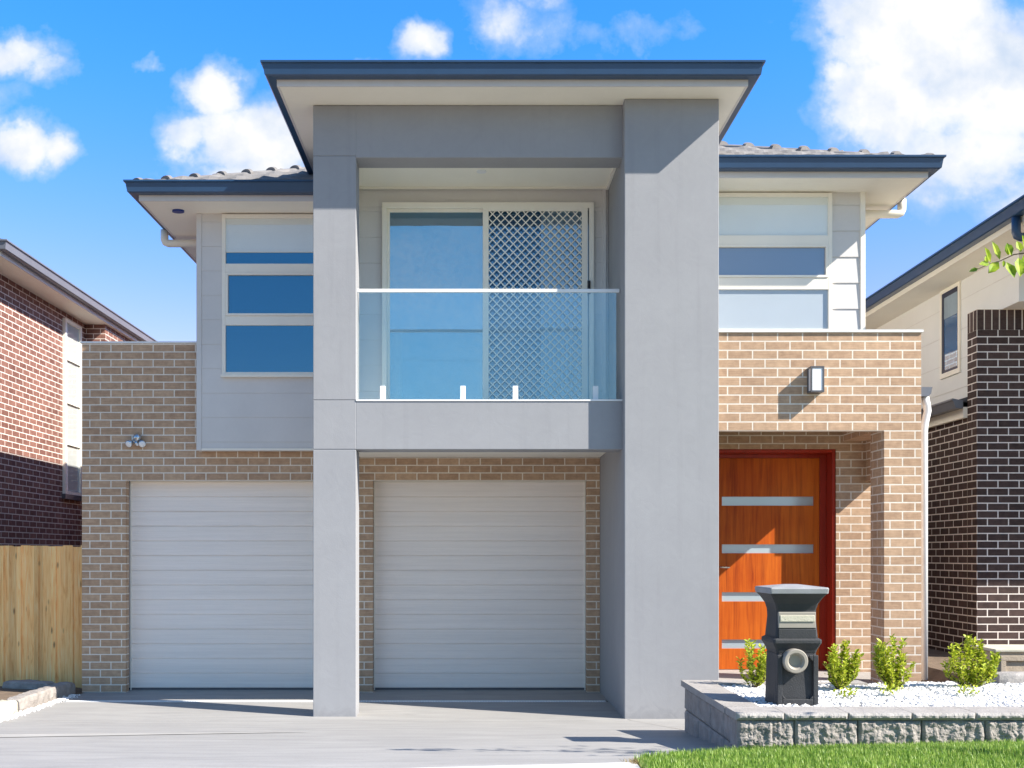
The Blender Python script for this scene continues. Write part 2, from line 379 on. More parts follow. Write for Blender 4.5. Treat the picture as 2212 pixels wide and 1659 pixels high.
def wall_holes(mb, x0, x1, y0, y1, z0, z1, holes):
    """wall slab along X with rectangular openings (hx0,hx1,hz0,hz1), reveals included"""
    xs = sorted({x0, x1, *[h[0] for h in holes], *[h[1] for h in holes]}); zs = sorted({z0, z1, *[h[2] for h in holes], *[h[3] for h in holes]})
    xs = [x for x in xs if x0 <= x <= x1]; zs = [z for z in zs if z0 <= z <= z1]
    def solid(i, k):
        if i < 0 or k < 0 or i >= len(xs)-1 or k >= len(zs)-1: return False
        cx, cz = (xs[i]+xs[i+1])/2, (zs[k]+zs[k+1])/2
        return not any(h[0] < cx < h[1] and h[2] < cz < h[3] for h in holes)
    for i in range(len(xs)-1):
        for k in range(len(zs)-1):
            if not solid(i, k): continue
            a, b, c, d = xs[i], xs[i+1], zs[k], zs[k+1]
            mb.add([(a, y0, c), (b, y0, c), (b, y0, d), (a, y0, d)], [(0, 1, 2, 3)])
            mb.add([(a, y1, c), (b, y1, c), (b, y1, d), (a, y1, d)], [(3, 2, 1, 0)])
            if not solid(i-1, k): mb.add([(a, y0, c), (a, y0, d), (a, y1, d), (a, y1, c)], [(0, 1, 2, 3)])
            if not solid(i+1, k): mb.add([(b, y0, c), (b, y1, c), (b, y1, d), (b, y0, d)], [(0, 1, 2, 3)])
            if not solid(i, k-1): mb.add([(a, y0, c), (a, y1, c), (b, y1, c), (b, y0, c)], [(0, 1, 2, 3)])
            if not solid(i, k+1): mb.add([(a, y0, d), (b, y0, d), (b, y1, d), (a, y1, d)], [(0, 1, 2, 3)])
    return mb
GUT = [(.001, .058), (.078, .058), (.090, .068), (.104, .160), (.122, .166), (.122, .184), (.112, .184), (.098, .172), (.001, .150)]
FAS = [(-.02, 0), (0, 0), (0, .062), (.006, .066), (.006, .16), (-.02, .16)]
def hip_roof(x0, x1, y0, y1, zb, pitch, step=.05, ymax=None, wave=.018, course=.33, lap=.036):
    tn = math.tan(R(pitch)); vs = []; fs = []
    nx = int((x1-x0)/step)+1; ye = ymax or y1; ny = int((ye-y0)/step)+1
    for j in range(ny+1):
        y = y0+(ye-y0)*j/ny
        for i in range(nx+1):
            x = x0+(x1-x0)*i/nx
            ds = [(y-y0, 0), (x-x0, 1), (x1-x, 1), (y1-y, 0)]
            d, ax = min(ds); t = x if ax == 0 else y
            saw = 1-((d/course) % 1.0)
            wv = max(0, math.sin(2*math.pi*t/.30))**1.0*wave
            vs.append((x, y, zb+tn*d+lap*saw+wv))
    for j in range(ny):
        for i in range(nx):
            a = j*(nx+1)+i; fs.append((a, a+1, a+nx+2, a+nx+1))
    # skirt
    b = len(vs)
    vs += [(x0, y0, zb-.02), (x1, y0, zb-.02), (x1, ye, zb-.02), (x0, ye, zb-.02)]
    rim = [i for i in range(nx+1)]
    vs += [(vs[i][0], vs[i][1], zb-.02) for i in rim]; b2 = b+4
    for i in range(nx): fs.append((b2+i, b2+i+1, i+1, i))
    lft = [j*(nx+1) for j in range(ny+1)]; b3 = len(vs); vs += [(vs[i][0], vs[i][1], zb-.02) for i in lft]
    for j in range(ny): fs.append((b3+j, lft[j], lft[j+1], b3+j+1))
    rgt = [j*(nx+1)+nx for j in range(ny+1)]; b4 = len(vs); vs += [(vs[i][0], vs[i][1], zb-.02) for i in rgt]
    for j in range(ny): fs.append((b4+j, b4+j+1, rgt[j+1], rgt[j]))
    return vs, fs
def ridge_caps(mb, p0, p1, r=.105, seg=.36):
    p0, p1 = Vector(p0), Vector(p1); L = (p1-p0).length; d = (p1-p0).normalized(); side = d.cross(Vector((0, 0, 1))).normalized(); up = side.cross(d)
    n = int(L/seg)
    for k in range(n):
        a = p0+d*(k*seg); b = p0+d*((k+1)*seg+.03)
        rings = []
        for q, rr, lift in ((a, r*1.12, .022), (a+d*.04, r*1.12, .022), (a+d*.045, r, .0), (b, r*.95, -.004)):
            ring = [q+side*(rr*math.cos(t))+up*(rr*.55*math.sin(t)+lift) for t in [math.pi*i/8 for i in range(9)]]
            ring += [q-side*rr*.9-up*.04, q+side*rr*.9-up*.04]
            rings.append(ring)
        mb.loft(rings)
def frame_rect(mb, x0, x1, z0, z1, y0, y1, w):
    mb.box(x0, x1, y0, y1, z1-w, z1); mb.box(x0, x1, y0, y1, z0, z0+w)
    mb.box(x0, x0+w, y0, y1, z0+w, z1-w); mb.box(x1-w, x1, y0, y1, z0+w, z1-w)

# ------------------------------------------------------------------ ground
def gz(x, y):
    if y >= -.1: z = 0.0
    elif y > -3.87: z = .33*(-y-.1)/3.77
    else: z = .33
    return z
XR = 2.45      # right of this the soil is banked up
def soil_z(x, y):
    z = gz(x, y)
    r = max(0, min(1, (x-2.0)/.3))
    if y > -1.7: z = z*(1-r)+r*(.40 if x > 4.5 and y > -1.3 else .12)
    else: z = z+r*.02
    l = max(0, min(1, (-4.5-x)/.3)); z += l*.06*(1 if y < 2.2 else .5)
    return z
def sheet(name, x0, x1, y0, y1, nx, ny, zf, mat, xs=None, ys=None):
    xs = xs or [x0+(x1-x0)*i/nx for i in range(nx+1)]; ys = ys or [y0+(y1-y0)*j/ny for j in range(ny+1)]
    vs = [(x, y, zf(x, y)) for y in ys for x in xs]; W = len(xs)
    fs = [(j*W+i, j*W+i+1, (j+1)*W+i+1, (j+1)*W+i) for j in range(len(ys)-1) for i in range(len(xs)-1)]
    return raw(name, vs, fs, mat)
gx = [-900, -200, -60, -20, -12, -8]+[-6+.25*i for i in range(61)]+[10.5, 14, 20, 60, 200, 900]
gy = [-900, -200, -60, -25, -14, -10, -7, -6, -5, -4.5, -4.2, -3.87, -3.6, -3.3, -3, -2.6, -2.2, -1.9, -1.7, -1.68, -1.4, -1, -.6, -.3, -.1, .2, .6, 1, 1.5, 2, 2.5, 3, 4, 6, 9, 14, 30, 80, 250, 900]
g = sheet('ground', 0, 0, 0, 0, 0, 0, lambda x, y: soil_z(x, y)-.012, M['soil'], gx, gy); tag(g, kind='structure')
# driveway: from the garage doors to the footpath, trapezoid with flared corners
def edge_l(y): return -4.42 if y > -.2 else -4.42-.02*(-y-.2)
def edge_r(y):
    if y > -1.68: return 2.33
    if y > -3.3: return 1.74
    return max(.93, 1.70+(y+3.3)*1.45)
vs = []; fs = []; ysd = [2.25, 1.27, 1.17, .6, .2, -.1, -.4, -.8, -1.2, -1.66, -1.68, -2.1, -2.6, -3.0, -3.3, -3.6, -3.84, -4.2, -4.7]
NX = 24
for y in ysd:
    a, b = edge_l(y), edge_r(y)
    for i in range(NX+1): vs.append((a+(b-a)*i/NX, y, gz(0, y)))
for j in range(len(ysd)-1):
    if j == 1: continue          # slot of the trench drain
    for i in range(NX):
        k = j*(NX+1)+i; fs.append((k, k+NX+1, k+NX+2, k+1))
dw = raw('driveway', vs, fs, M['concrete']); tag(dw, kind='structure')
# saw-cut joints
mb = MB()
def strip(mb, p, q, wd, dz=.004, n=14):
    p, q = Vector(p), Vector(q); d = (q-p).normalized(); s_ = Vector((-d.y, d.x))*wd/2
    for i in range(n):
        a = p+(q-p)*i/n; b = p+(q-p)*(i+1)/n
        mb.add([(a.x-s_.x, a.y-s_.y, gz(0, a.y-s_.y)+dz), (b.x-s_.x, b.y-s_.y, gz(0, b.y-s_.y)+dz), (b.x+s_.x, b.y+s_.y, gz(0, b.y+s_.y)+dz), (a.x+s_.x, a.y+s_.y, gz(0, a.y+s_.y)+dz)], [(0, 1, 2, 3)])
strip(mb, (1.46, -.02), (1.74, -1.25), .008)
o = mb.build('driveway_joint', M['cap_block']); tag(o, kind='structure')
mb = MB()  # paler band across the left of the driveway, narrowing to the right
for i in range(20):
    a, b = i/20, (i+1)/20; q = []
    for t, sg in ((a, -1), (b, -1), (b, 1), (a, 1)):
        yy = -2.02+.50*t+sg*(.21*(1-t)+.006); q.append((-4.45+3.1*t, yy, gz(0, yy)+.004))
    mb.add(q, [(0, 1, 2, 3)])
o = mb.build('driveway_pale_band', paint('pale_band_concrete', (.40, .39, .37), .7, .05, 3)); tag(o, kind='structure')
# footpath and road
fp = MB(); fp.loft([[(-30, -5.6, z), (.955, -5.6, z), (.955, -3.87, z), (.90, -3.85, z), (-.46, -4.03, z), (-6.5, -4.55, z), (-30, -4.6, z)] for z in (.05, .338)])
o = fp.build('footpath', M['footpath'], bevel=.01); tag(o, kind='structure')
rd = sheet('road', -200, 200, -17, -9.2, 20, 4, lambda x, y: .335-.006, M['asphalt']); rd.location.z = 0; tag(rd, kind='structure')

# trench drain
td = thing('trench_drain', 'narrow grated drain strip in the driveway before the two garage doors', 'drain', (0, 1.22, 0))
mb = MB()
x = -4.35
while x < 1.38:
    if not (-9 < x < -9): mb.box(x, x+.012, 1.185, 1.255, -.012, .003)
    x += .028
mb.box(-4.37, 1.40, 1.172, 1.186, -.02, .004); mb.box(-4.37, 1.40, 1.254, 1.268, -.02, .004)
mb.build('grate', M['white'], td)
MB().box(-4.37, 1.40, 1.172, 1.268, -.06, -.05).build('channel', M['black'], td)

# ------------------------------------------------------------------ the house
H = thing('two_storey_house', 'modern two-storey house with grey rendered portal frame, tan brick and two garage doors', 'house')
YW = F/190-D0      # garage brick wall front plane  (1.973)
YC, CD = .14, .28  # column / beam face and depth
YL = F/193-D0      # left upper cladding plane
YR = F/205-D0      # right upper cladding plane
YB = F/203-D0      # balcony rear wall
YP = F/225-D0      # portico front plane
YK = F/202-D0      # porch rear brick wall
SOF = 5.379; MS = 5.903
# --- garage brick wall
GTOP = 28*.086
xl = fx(177, 190); ld0, ld1 = fx(272, 190), -1.56; cd0, cd1 = fx(805, 190), fx(1268, 190)
mb = MB(); wall_holes(mb, xl, -1.53, YW, YW+.11, 0, fz(742, 190), [(ld0, ld1, -.01, GTOP)])
wall_holes(mb, -1.56+.0, 1.425, YW+.001, YW+.111, 0, 2.668, [(cd0, cd1, -.01, GTOP)])
mb.box(xl, xl+.11, YW+.111, 12, 0, fz(742, 190)-.002)
mb.build('garage_brick_wall', M['brick'], H)
mb = MB(); mb.box(xl-.015, fx(425, 193), YW-.015, YW+.13, fz(742, 190), fz(742, 190)+.022); mb.box(xl-.015, xl+.13, YW+.13, 12, fz(742, 190), fz(742, 190)+.022)
mb.build('parapet_capping', M['capping'], H)
MB().box(xl+.11, -3.1, YW+.11, 12, 3.5, 3.55).build('flat_roof', M['gutter_grey'], H)
# --- garage doors: panels with fine ribs
def garage_door(x0, x1, ztop):
    y = YW+.17; mb = MB(); n = 14; h = (ztop-.035)/n; z = .03
    for i in range(n):
        big = (i % 3 == 2)
        a, b = z+i*h, z+(i+1)*h; g = .007
        prof = [(y+.03, a), (y+.006, a), (y, a+.004), (y, b-g), (y+.011, b-g+.002), (y+.011, b), (y+.03, b)]
        mb.prism_x(x0-.03, x1+.03, prof)
    d = mb.build('garage_door', M['door'], H)
    MB().box(x0-.03, x1+.03, y-.004, y+.03, .004, .03).build('bottom_seal', M['lamp_metal'], d)
    MB().box(x0, x1, y-.03, y+.004, ztop-.012, ztop+.03).build('head_flashing', M['cream'], d)
    t = MB(); t.box(x0, x0+.012, y-.02, y+.0, .004, ztop); t.build('side_track', M['cream'], d)
    t = MB(); t.box(x1-.012, x1, y-.02, y+.0, .004, ztop); t.build('side_track', M['cream'], d)
    return d
garage_door(ld0, ld1, GTOP); garage_door(cd0, cd1, GTOP)
MB().box(ld0-.2, cd1+.2, YW+.16, YW+.9, -.05, .006).build('garage_threshold', M['cap_block'], H)
MB().box(-4.3, 1.3, 3.2, 3.25, 0, 2.6).build('garage_rear_wall', M['board'], H)
# --- portal frame: tall pillar, slim column, beams
px0, px1 = fx(1349, 227), fx(1553, 227)
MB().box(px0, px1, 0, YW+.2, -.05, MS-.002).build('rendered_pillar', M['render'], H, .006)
cx0, cx1 = fx(675, 224.8), fx(768, 224.8)
zb0, zb1 = 2.578, 3.045
bt0 = fz(337, 224.8)
def grooved(z0, z1): return (z0+.004, z1-.004)
col_ = MB()
for a, b in ((-.05, zb0), (zb0, zb1+.01), (zb1+.01, bt0+.015), (bt0+.015, MS-.002)):
    col_.box(cx0, cx1, YC, YC+CD, a+.003, b-.003)
col_.box(cx0+.006, cx1-.006, YC+.006, YC+CD-.006, -.04, MS-.01)
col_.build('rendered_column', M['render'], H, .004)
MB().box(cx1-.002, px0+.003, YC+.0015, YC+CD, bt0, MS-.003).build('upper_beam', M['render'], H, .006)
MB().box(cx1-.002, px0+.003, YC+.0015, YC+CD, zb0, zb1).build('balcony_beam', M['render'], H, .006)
mb = MB(); mb.box(cx1-.0, px0-.0, YC-.006, YC+CD+.006, zb1, zb1+.016)  # white strip paints in the lit top edge of the beam cap
mb.build('balcony_lit_edge', M['white'], H)
# balcony floor, soffit under, side wall, ceilings
MB().box(cx0+.02, px0-.004, YC+CD, YW+.3, 2.75, 3.03).build('balcony_floor', M['cap_block'], H)
MB().box(cx0+.02, px0-.004, YC+CD, YW-.002, 2.67, 2.749).build('garage_entry_soffit', M['soffit'], H)
mb = MB(); mb.box(cx0+.01, cx0+.26, YC+CD+.002, 6, 2.67, MS-.002)
mb.build('balcony_side_wall', M['board'], H)
zc_ = fz(405, 203)
MB().box(cx0+.261, px0-.002, YC+CD+.002, YB-.002, zc_, zc_+.05).build('balcony_ceiling', M['soffit'], H)
mb = MB(); mb.box(px0-.03, px0-.003, YC+CD+.003, YB-.004, zc_-.028, zc_-.001); mb.box(cx0+.262, px0-.03, YB-.03, YB-.004, zc_-.022, zc_-.001)
mb.build('ceiling_trim', M['cream'], H)
# balcony rear wall in horizontal boards, with the door zone left clear
dxl, dxr, dzt = fx(826, 203), fx(1282, 203), fz(440, 203)
def boards(mb, x0, x1, y, z0, z1, zref, pitch=.2735, proud=.016, thick=.09, holes=()):
    """weatherboards on a face looking -Y"""
    k = math.floor((z0-zref)/pitch)
    while zref+k*pitch < z1:
        a, b = max(z0, zref+k*pitch), min(z1, zref+(k+1)*pitch)
        k += 1
        if b-a < .01: continue
        segs = [(x0, x1)]
        for hx0, hx1, hz0, hz1 in holes:
            if a < hz1-.001 and b > hz0+.001:
                segs = [(x0, hx0), (hx1, x1)]
        for s0, s1 in segs:
            mb.prism_x(s0, s1, [(y+thick, a), (y-proud, a), (y-proud, a+.004), (y-.003, b-.001), (y+thick, b-.001)])
mb = MB(); boards(mb, cx0+.261, px0-.002, YB+.016, 3.0, dzt-.03, zc_-.2735*9+.02, proud=.008, holes=[(dxl+.03, dxr-.03, 2.9, dzt-.03)])
boards(mb, cx0+.261, px0-.002, YB+.016, dzt-.03, zc_, zc_-.2735*9+.02, proud=.008)
mb.build('balcony_rear_wall', M['board'], H)
mb = MB(); mb.box(px0-.07, px0-.03, YB-.02, YB+.02, 3.04, zc_); mb.build('corner_trim', M['board'], H)
# sliding door
dzb = 3.032; dm = fx(1046, 203)
S = MB(); fw = .055
S.box(dxl, dxr, YB-.05, YB+.05, dzt-.06, dzt); S.box(dxl, dxr, YB-.05, YB+.05, dzb, dzb+.045)
S.box(dxl, dxl+.05, YB-.05, YB+.05, dzb+.045, dzt-.06); S.box(dxr-.05, dxr, YB-.05, YB+.05, dzb+.045, dzt-.06)
SD = S.build('sliding_door', M['cream'], H, .004)
mb = MB(); frame_rect(mb, dxl+.051, dm+.03, dzb+.046, dzt-.061, YB+.0, YB+.03, .028); mb.build('fixed_panel_frame', M['cream'], SD)
MB().box(dxl+.055, dm+.02, YB+.012, YB+.018, dzb+.05, dzt-.065).build('pane', M['pane_light'], SD)
MB().box(dm+.02, dxr-.052, YB+.022, YB+.028, dzb+.05, dzt-.065).build('pane', M['pane'], SD)
MB().box(dxl+.03, dxr-.03, YB+.13, YB+.15, dzb-.02, dzt).build('room_backing', M['black'], SD)
mb = MB(); xa = fx(1170, 203); n = 60; xb = dxr-.056; q = []
for i in range(n+1): q.append((xa+(xb-xa)*i/n, YB+.012+.006*math.sin(i*1.05)))
for i in range(n): mb.add([(q[i][0], q[i][1], dzb+.05), (q[i+1][0], q[i+1][1], dzb+.05), (q[i+1][0], q[i+1][1], dzt-.07), (q[i][0], q[i][1], dzt-.07)], [(0, 1, 2, 3)])
mb.build('curtain', M['curtain'], SD)
MB().box(xa-.01, xb, YB-.010, YB-.006, dzb+.05, dzt-.07).build('pane', glass_mirror('door_clear_pane', (.85, .93, .97), .16, (.88, .95, 1), 1.0), SD)
# screen door
sx0, sx1, sz0, sz1 = fx(1043, 204), fx(1270, 204), dzb+.05, dzt-.03
mb = MB(); frame_rect(mb, sx0, sx1, sz0, sz1, YB-.049, YB-.022, .062)
SC = mb.build('screen_door', M['cream'], H, .003)
mb = MB(); p = .0905; ax0, ax1, az0, az1 = sx0+.06, sx1-.06, sz0+.06, sz1-.06; hw = .0062
def diag(mb, c, sgn):
    # line z = sgn*x*slope + c clipped to the rectangle
    k = 1.03*sgn; pts = []
    xA, xB = ax0, ax1; zA, zB = k*xA+c, k*xB+c
    def xat(z): return (z-c)/k
    if zA > az1: xA = xat(az1)
    elif zA < az0: xA = xat(az0)
    if zB > az1: xB = xat(az1)
    elif zB < az0: xB = xat(az0)
    if xB-xA < .01: return
    y = YB-.036 if sgn > 0 else YB-.033
    q = hw*1.3
    mb.add([(xA, y, k*xA+c-q), (xB, y, k*xB+c-q), (xB, y, k*xB+c+q), (xA, y, k*xA+c+q),
            (xA, y+.003, k*xA+c-q), (xB, y+.003, k*xB+c-q), (xB, y+.003, k*xB+c+q), (xA, y+.003, k*xA+c+q)],
           [(0, 1, 2, 3), (7, 6, 5, 4), (0, 4, 5, 1), (3, 2, 6, 7)])
for i in range(-80, 160):
    c = az0+i*p
    diag(mb, c-ax0*1.03, 1); diag(mb, c+ax0*1.03, -1)
mb.build('security_mesh', M['cream'], SC)
mb = MB(); hx = fx(1273, 205); mb.box(hx-.014, hx+.016, YB-.075, YB-.049, fz(632, 205), fz(604, 205)); mb.tube([(hx, YB-.09, fz(625, 205)), (hx, YB-.09, fz(608, 205))], .01)
mb.build('handle', M['black'], SC)
# balustrade
YG = YC+.14; sg = sy(YG)
gx0, gx1 = cx1+.005, px0-.012
B = MB().box(gx0+.01, gx1-.03, YG-.006, YG+.006, zb1+.04, fz(632, sg)).build('balustrade_glass', M['rail_glass'], H)
mb = MB(); mb.box(gx0-.006, gx1+.0, YG-.014, YG+.014, fz(632, sg), fz(624.5, sg))
mb.build('handrail', M['white'], B, .004)
for u in (827, 1000, 1113, 1286):
    xx = fx(u, sg); mb = MB()
    mb.box(xx-.026, xx+.026, YG-.032, YG-.008, zb1+.03, zb1+.165); mb.box(xx-.026, xx+.026, YG+.008, YG+.032, zb1+.03, zb1+.165)
    mb.box(xx-.026, xx+.026, YG-.0319, YG+.0319, zb1+.022, zb1+.04)
    mb.loft([[(xx+.055*math.cos(t), YG+.055*math.sin(t), z) for t in [2*math.pi*i/16 for i in range(16)]] for z in (zb1+.0165, zb1+.028)])
    mb.build('spigot', M['white'], B, .003)
# downlights
def downlight(x, y, z, parent, m='white', r=.05, mid='blind'):
    d = MB().loft([[(x+r*math.cos(t), y+r*math.sin(t), zz) for t in [2*math.pi*i/20 for i in range(20)]] for zz in (z-.008, z+.002)]).build('downlight', M[m], parent)
downlight(fx(1040, 212), F/212-D0, zc_, H); 

# --- left upper box
lx0 = fx(425, 193); lz0 = fz(972, 193)
wx0, wx1, wz0, wz1 = fx(481, 193), -1.66, fz(812, 193), fz(465, 193)
mb = MB(); zref = fz(700+1505/2.212-0, 193)  # first board line
zref = HC+(V0-(700+1338/2.212)/1.4466)/193
boards(mb, lx0+.05, cx0+.01, YL+.0, lz0+.02, SOF, zref, proud=.007, thick=.17)
mb.box(lx0+.011, cx0+.01, YL+.17, 6, lz0+.02, SOF)
mb.box(lx0+.01, cx0+.012, YL+.01, YL+.16, lz0, lz0+.02)
cw = mb.build('cladding_wall', M['board'], H)
mb = MB(); mb.box(lx0, lx0+.055, YL-.018, YL+.05, lz0-.006, SOF-.001); mb.box(lx0, lx0+.012, YL+.05, 6, lz0-.006, SOF-.001)
mb.build('corner_trim', M['board'], H, .003)
mb = MB(); mb.box(lx0+.056, cx0+.01, YL-.012, YL+.02, lz0-.006, lz0+.018); mb.build('base_flashing', M['cream'], H)
def window3(x0, x1, y, zlist, z0, z1, panes, sash, bl='blind'):
    """zlist = list of (zb, zt) pane openings, top to bottom"""
    fr = MB(); fwid = .042
    fr.box(x0, x0+fwid, y-.035, y+.02, z0, z1); fr.box(x1-fwid, x1, y-.035, y+.02, z0, z1)
    zs = [z1]+[v for pr in zlist for v in (pr[1], pr[0])]+[z0]
    for k in range(0, len(zs), 2):
        fr.box(x0+fwid, x1-fwid, y-.035, y+.02, zs[k+1], zs[k])
    W = fr.build('window', M['cream'], H, .004)
    for k, ((zb, zt), pm) in enumerate(zip(zlist, panes)):
        xa, xb = x0+fwid, x1-fwid
        if k == sash:
            s2 = MB(); frame_rect(s2, xa+.002, xb-.002, zb+.002, zt-.002, y-.045, y-.01, .026); s2.build('sash', M['cream'], W, .003)
        if pm[0] == 'blind':
            zc = zb+(zt-zb)*pm[1]
            MB().box(xa, xb, y-.012, y-.004, zc, zt).build('roller_blind', M['blind' if k == 0 else bl], W)
            MB().box(xa, xb, y-.020, y-.004, zc-.012, zc).build('blind_bar', M['cream'], W)
            MB().box(xa, xb, y-.026, y-.022, zc-.01, zt).build('blind_pane', M['blind_glass'], W)
            if pm[1] > .05: MB().box(xa, xb, y-.008, y-.002, zb, zc-.012).build('pane', M['pane'], W)
        else: MB().box(xa, xb, y-.014, y-.004, zb, zt).build('pane', M[pm[0]], W)
    sl = MB(); sl.box(x0-.01, x1+.01, y-.05, y-.02, z0-.02, z0+.006); sl.build('sill', M['cream'], W)
    return W
zf = lambda v: fz(v, 193.5)
window3(wx0, wx1, YL-.008, [(zf(570), zf(472)), (zf(683), zf(589)), (zf(804), zf(703))], wz0, wz1, [('blind', .28), ('pane',), ('pane',)], 1)
# --- right upper wall
rx1 = fx(1868, 205)
mb = MB(); zref = HC+(V0-(1367/1.7015)/1.4466)/205
boards(mb, px1-.3, rx1-.05, YR, 3.55, SOF, zref, proud=.012, thick=.15)
mb.box(px1-.3, rx1-.012, YR+.15, 6, 3.3, SOF)
mb.build('cladding_wall', M['board'], H)
mb = MB(); mb.box(rx1-.052, rx1, YR-.022, YR+.05, 3.4, SOF-.001); mb.box(rx1-.012, rx1, YR+.05, 6, 3.4, SOF-.001)
mb.build('corner_trim', M['cream'], H, .003)
rwx0, rwx1 = px1-.12, fx(1795, 205)
zf = lambda v: fz(v, 205.5)
window3(rwx0, rwx1, YR-.008, [(zf(509), zf(426)), (zf(601), zf(529)), (zf(711), zf(626))], zf(722), zf(417), [('blind', 0), ('pane_soft',), ('blind', 0)], 1, 'blind_grey')
# --- portico
qx1 = fx(1990, 225); qi = fx(1910, 225); qz = fz(930, 225); qt = fz(718, 225)
mb = MB()
wall_holes(mb, px1+.001, qx1, YP, YP+.11, 0, qt, [(px1-.01, qi, -.1, qz)])
mb.box(qi, qx1-.001, YP+.111, YP+.35, 0, qz+.02)            # pier
mb.box(qx1-.11, qx1, YP+.112, YK-.001, qz, qt-.001)             # side parapet
mb.box(qi+.001, qx1-.112, YP+.112, YK, qz+.021, qz+.15)
mb.box(qx1-.11, qx1-.001, YK-.165, YK-.002, 2.35, qz-.001)  # nib added to cast the diagonal shadow edge on the porch rear wall
mb.build('portico_brickwork', M['brick'], H)
MB().box(px1+.001, qx1-.112, YP+.112, YR+.05, qz+.16, qz+.2).build('porch_ceiling', M['soffit'], H)
mb = MB(); mb.box(px1+.0, qx1+.015, YP-.018, YP+.13, qt, qt+.024); mb.box(qx1-.13, qx1+.015, YP+.13, YR-.03, qt, qt+.024)
mb.build('portico_capping', M['capping'], H)
MB().box(px1, qx1-.13, YP+.13, YR+.1, qt-.25, qt-.2).build('portico_roof', M['gutter_grey'], H)
# porch rear wall with the entrance opening
kx0, kx1, kz1 = px1-.2, fx(1806, 202), fz(970, 202)
mb = MB(); wall_holes(mb, px1-.35, qx1-.004, YK, YK+.26, 0, 3.25, [(kx0, kx1, -.1, kz1)])
mb.box(rx1-.11, rx1+.0, YK+.27, 9, .2, 3.4)
mb.build('porch_rear_wall', M['brick'], H)
MB().box(px1-.05, qx1, YP+.0, YK+.5, .1, .31).build('porch_floor', M['cap_block'], H)
# front door
YD = YK+.25
mb = MB(); mb.box(kx1-.035, kx1-.001, YK+.012, YD+.04, .31, kz1); mb.box(kx0, kx1-.035, YK+.012, YD+.04, kz1-.035, kz1-.001)
mb.box(kx1-.105, kx1-.035, YD-.04, YD+.03, .31, kz1-.035); mb.box(kx0, kx1-.105, YD-.04, YD+.03, kz1-.075, kz1-.035)
DF = mb.build('door_frame', M['timber_frame'], H, .003)
sD = sy(YD); dfx = lambda u: fx(u, sD); dfz = lambda v: fz(v, sD)
slots = [(1073, 1092.5), (1176, 1195), (1279, 1299), (1381, 1400.5)]
mb = MB(); holes = [(dfx(1558), dfx(1756), dfz(b), dfz(a)) for a, b in slots]
wall_holes(mb, kx0, kx1-.108, YD-.03, YD+.012, .315, kz1-.078, holes)
FD = mb.build('front_door', M['timber'], H)
for hx0, hx1, hz0, hz1 in holes:
    MB().box(hx0-.01, hx1+.01, YD-.010, YD-.004, hz0-.01, hz1+.01).build('glass_slot', M['slot_glass'], FD)
mb = MB(); mb.tube([(dfx(1553), YD-.03, dfz(1225)), (dfx(1553), YD-.08, dfz(1225)), (dfx(1556), YD-.088, dfz(1225)), (dfx(1572), YD-.088, dfz(1225.5))], .009)
mb.build('handle', M['chrome'], FD)
# wall light
xl0, xl1, zl0, zl1 = fx(1753, 228), fx(1782, 228), fz(846, 228), fz(790, 228)
yl0, yl1 = YP-.118, YP
mb = MB(); mb.box(xl0, xl1, yl0, yl1-.001, zl1-.016, zl1); mb.box(xl0, xl1, yl0, yl1-.001, zl0, zl0+.016)
for a, b in ((xl0, yl0), (xl1-.014, yl0), (xl0, yl1-.03), (xl1-.014, yl1-.03)): mb.box(a, a+.014, b, b+.014, zl0+.016, zl1-.016)
mb.box(xl0, xl1, yl1-.016, yl1-.001, zl0+.016, zl1-.016)
WL = mb.build('wall_light', M['lamp_metal'], H)
MB().box(xl0+.006, xl1-.006, yl0+.006, yl1-.02, zl0+.0161, zl1-.0161).build('diffuser', M['opal'], WL)
# sensor light on the garage wall
sx, sz = fx(297, 190), fz(952, 190)
mb = MB()
def dome(mb, c, r, ax=Vector((0, -1, 0)), n=16, m=7, frac=1.0, squash=1):
    ax = ax.normalized(); a = ax.orthogonal().normalized(); b = ax.cross(a); rings = []
    for i in range(m):
        t = i/(m-1)*math.pi/2*frac*.98
        rings.append([Vector(c)+a*(r*math.cos(t)*math.cos(q))+b*(r*math.cos(t)*math.sin(q))+ax*(r*squash*math.sin(t)) for q in [2*math.pi*k/n for k in range(n)]])
    mb.loft(rings)
mb.loft([[(sx+.05*math.cos(t), y, sz+.02+.05*math.sin(t)) for t in [2*math.pi*i/20 for i in range(20)]] for y in (YW-.025, YW-.001)])
dome(mb, (sx+.01, YW-.026, sz+.03), .05)
mb.tube([(sx, YW-.03, sz), (sx, YW-.05, sz-.03), (sx+.01, YW-.06, sz-.05)], .022)
SL = mb.build('sensor_light', M['chrome'], H, smooth=True)
for sg_ in (-1, 1):
    mb = MB(); c = Vector((sx+sg_*.07, YW-.055, sz-.035)); ax = Vector((sg_*.35, -.8, -.5)).normalized()
    mb.tube([c-ax*.045, c-ax*.02, c+ax*.025], [.016, .034, .042], 14)
    mb.tube([(sx, YW-.03, sz+.005), tuple(c-ax*.03)], .01)
    lh = mb.build('lamp_head', M['chrome'], SL, smooth=True)
    mb = MB(); dome(mb, c+ax*.026, .038, ax, squash=.35); mb.build('lamp_lens', M['opal'], SL, smooth=True)
mb = MB(); dome(mb, (sx+.015, YW-.05, sz-.045), .02, Vector((.1, -.6, -.8))); mb.build('motion_sensor', M['opal'], SL, smooth=True)

# --- roofs
fl0, fy0 = fx(300, 200.6), F/200.6-D0          # left fascia
fr1, fry = fx(2005, 213.7), F/213.7-D0         # right fascia
mf0, mf1, mfy = fx(598, 233.4), fx(1616, 233.4), F/233.4-D0
BACK = 12
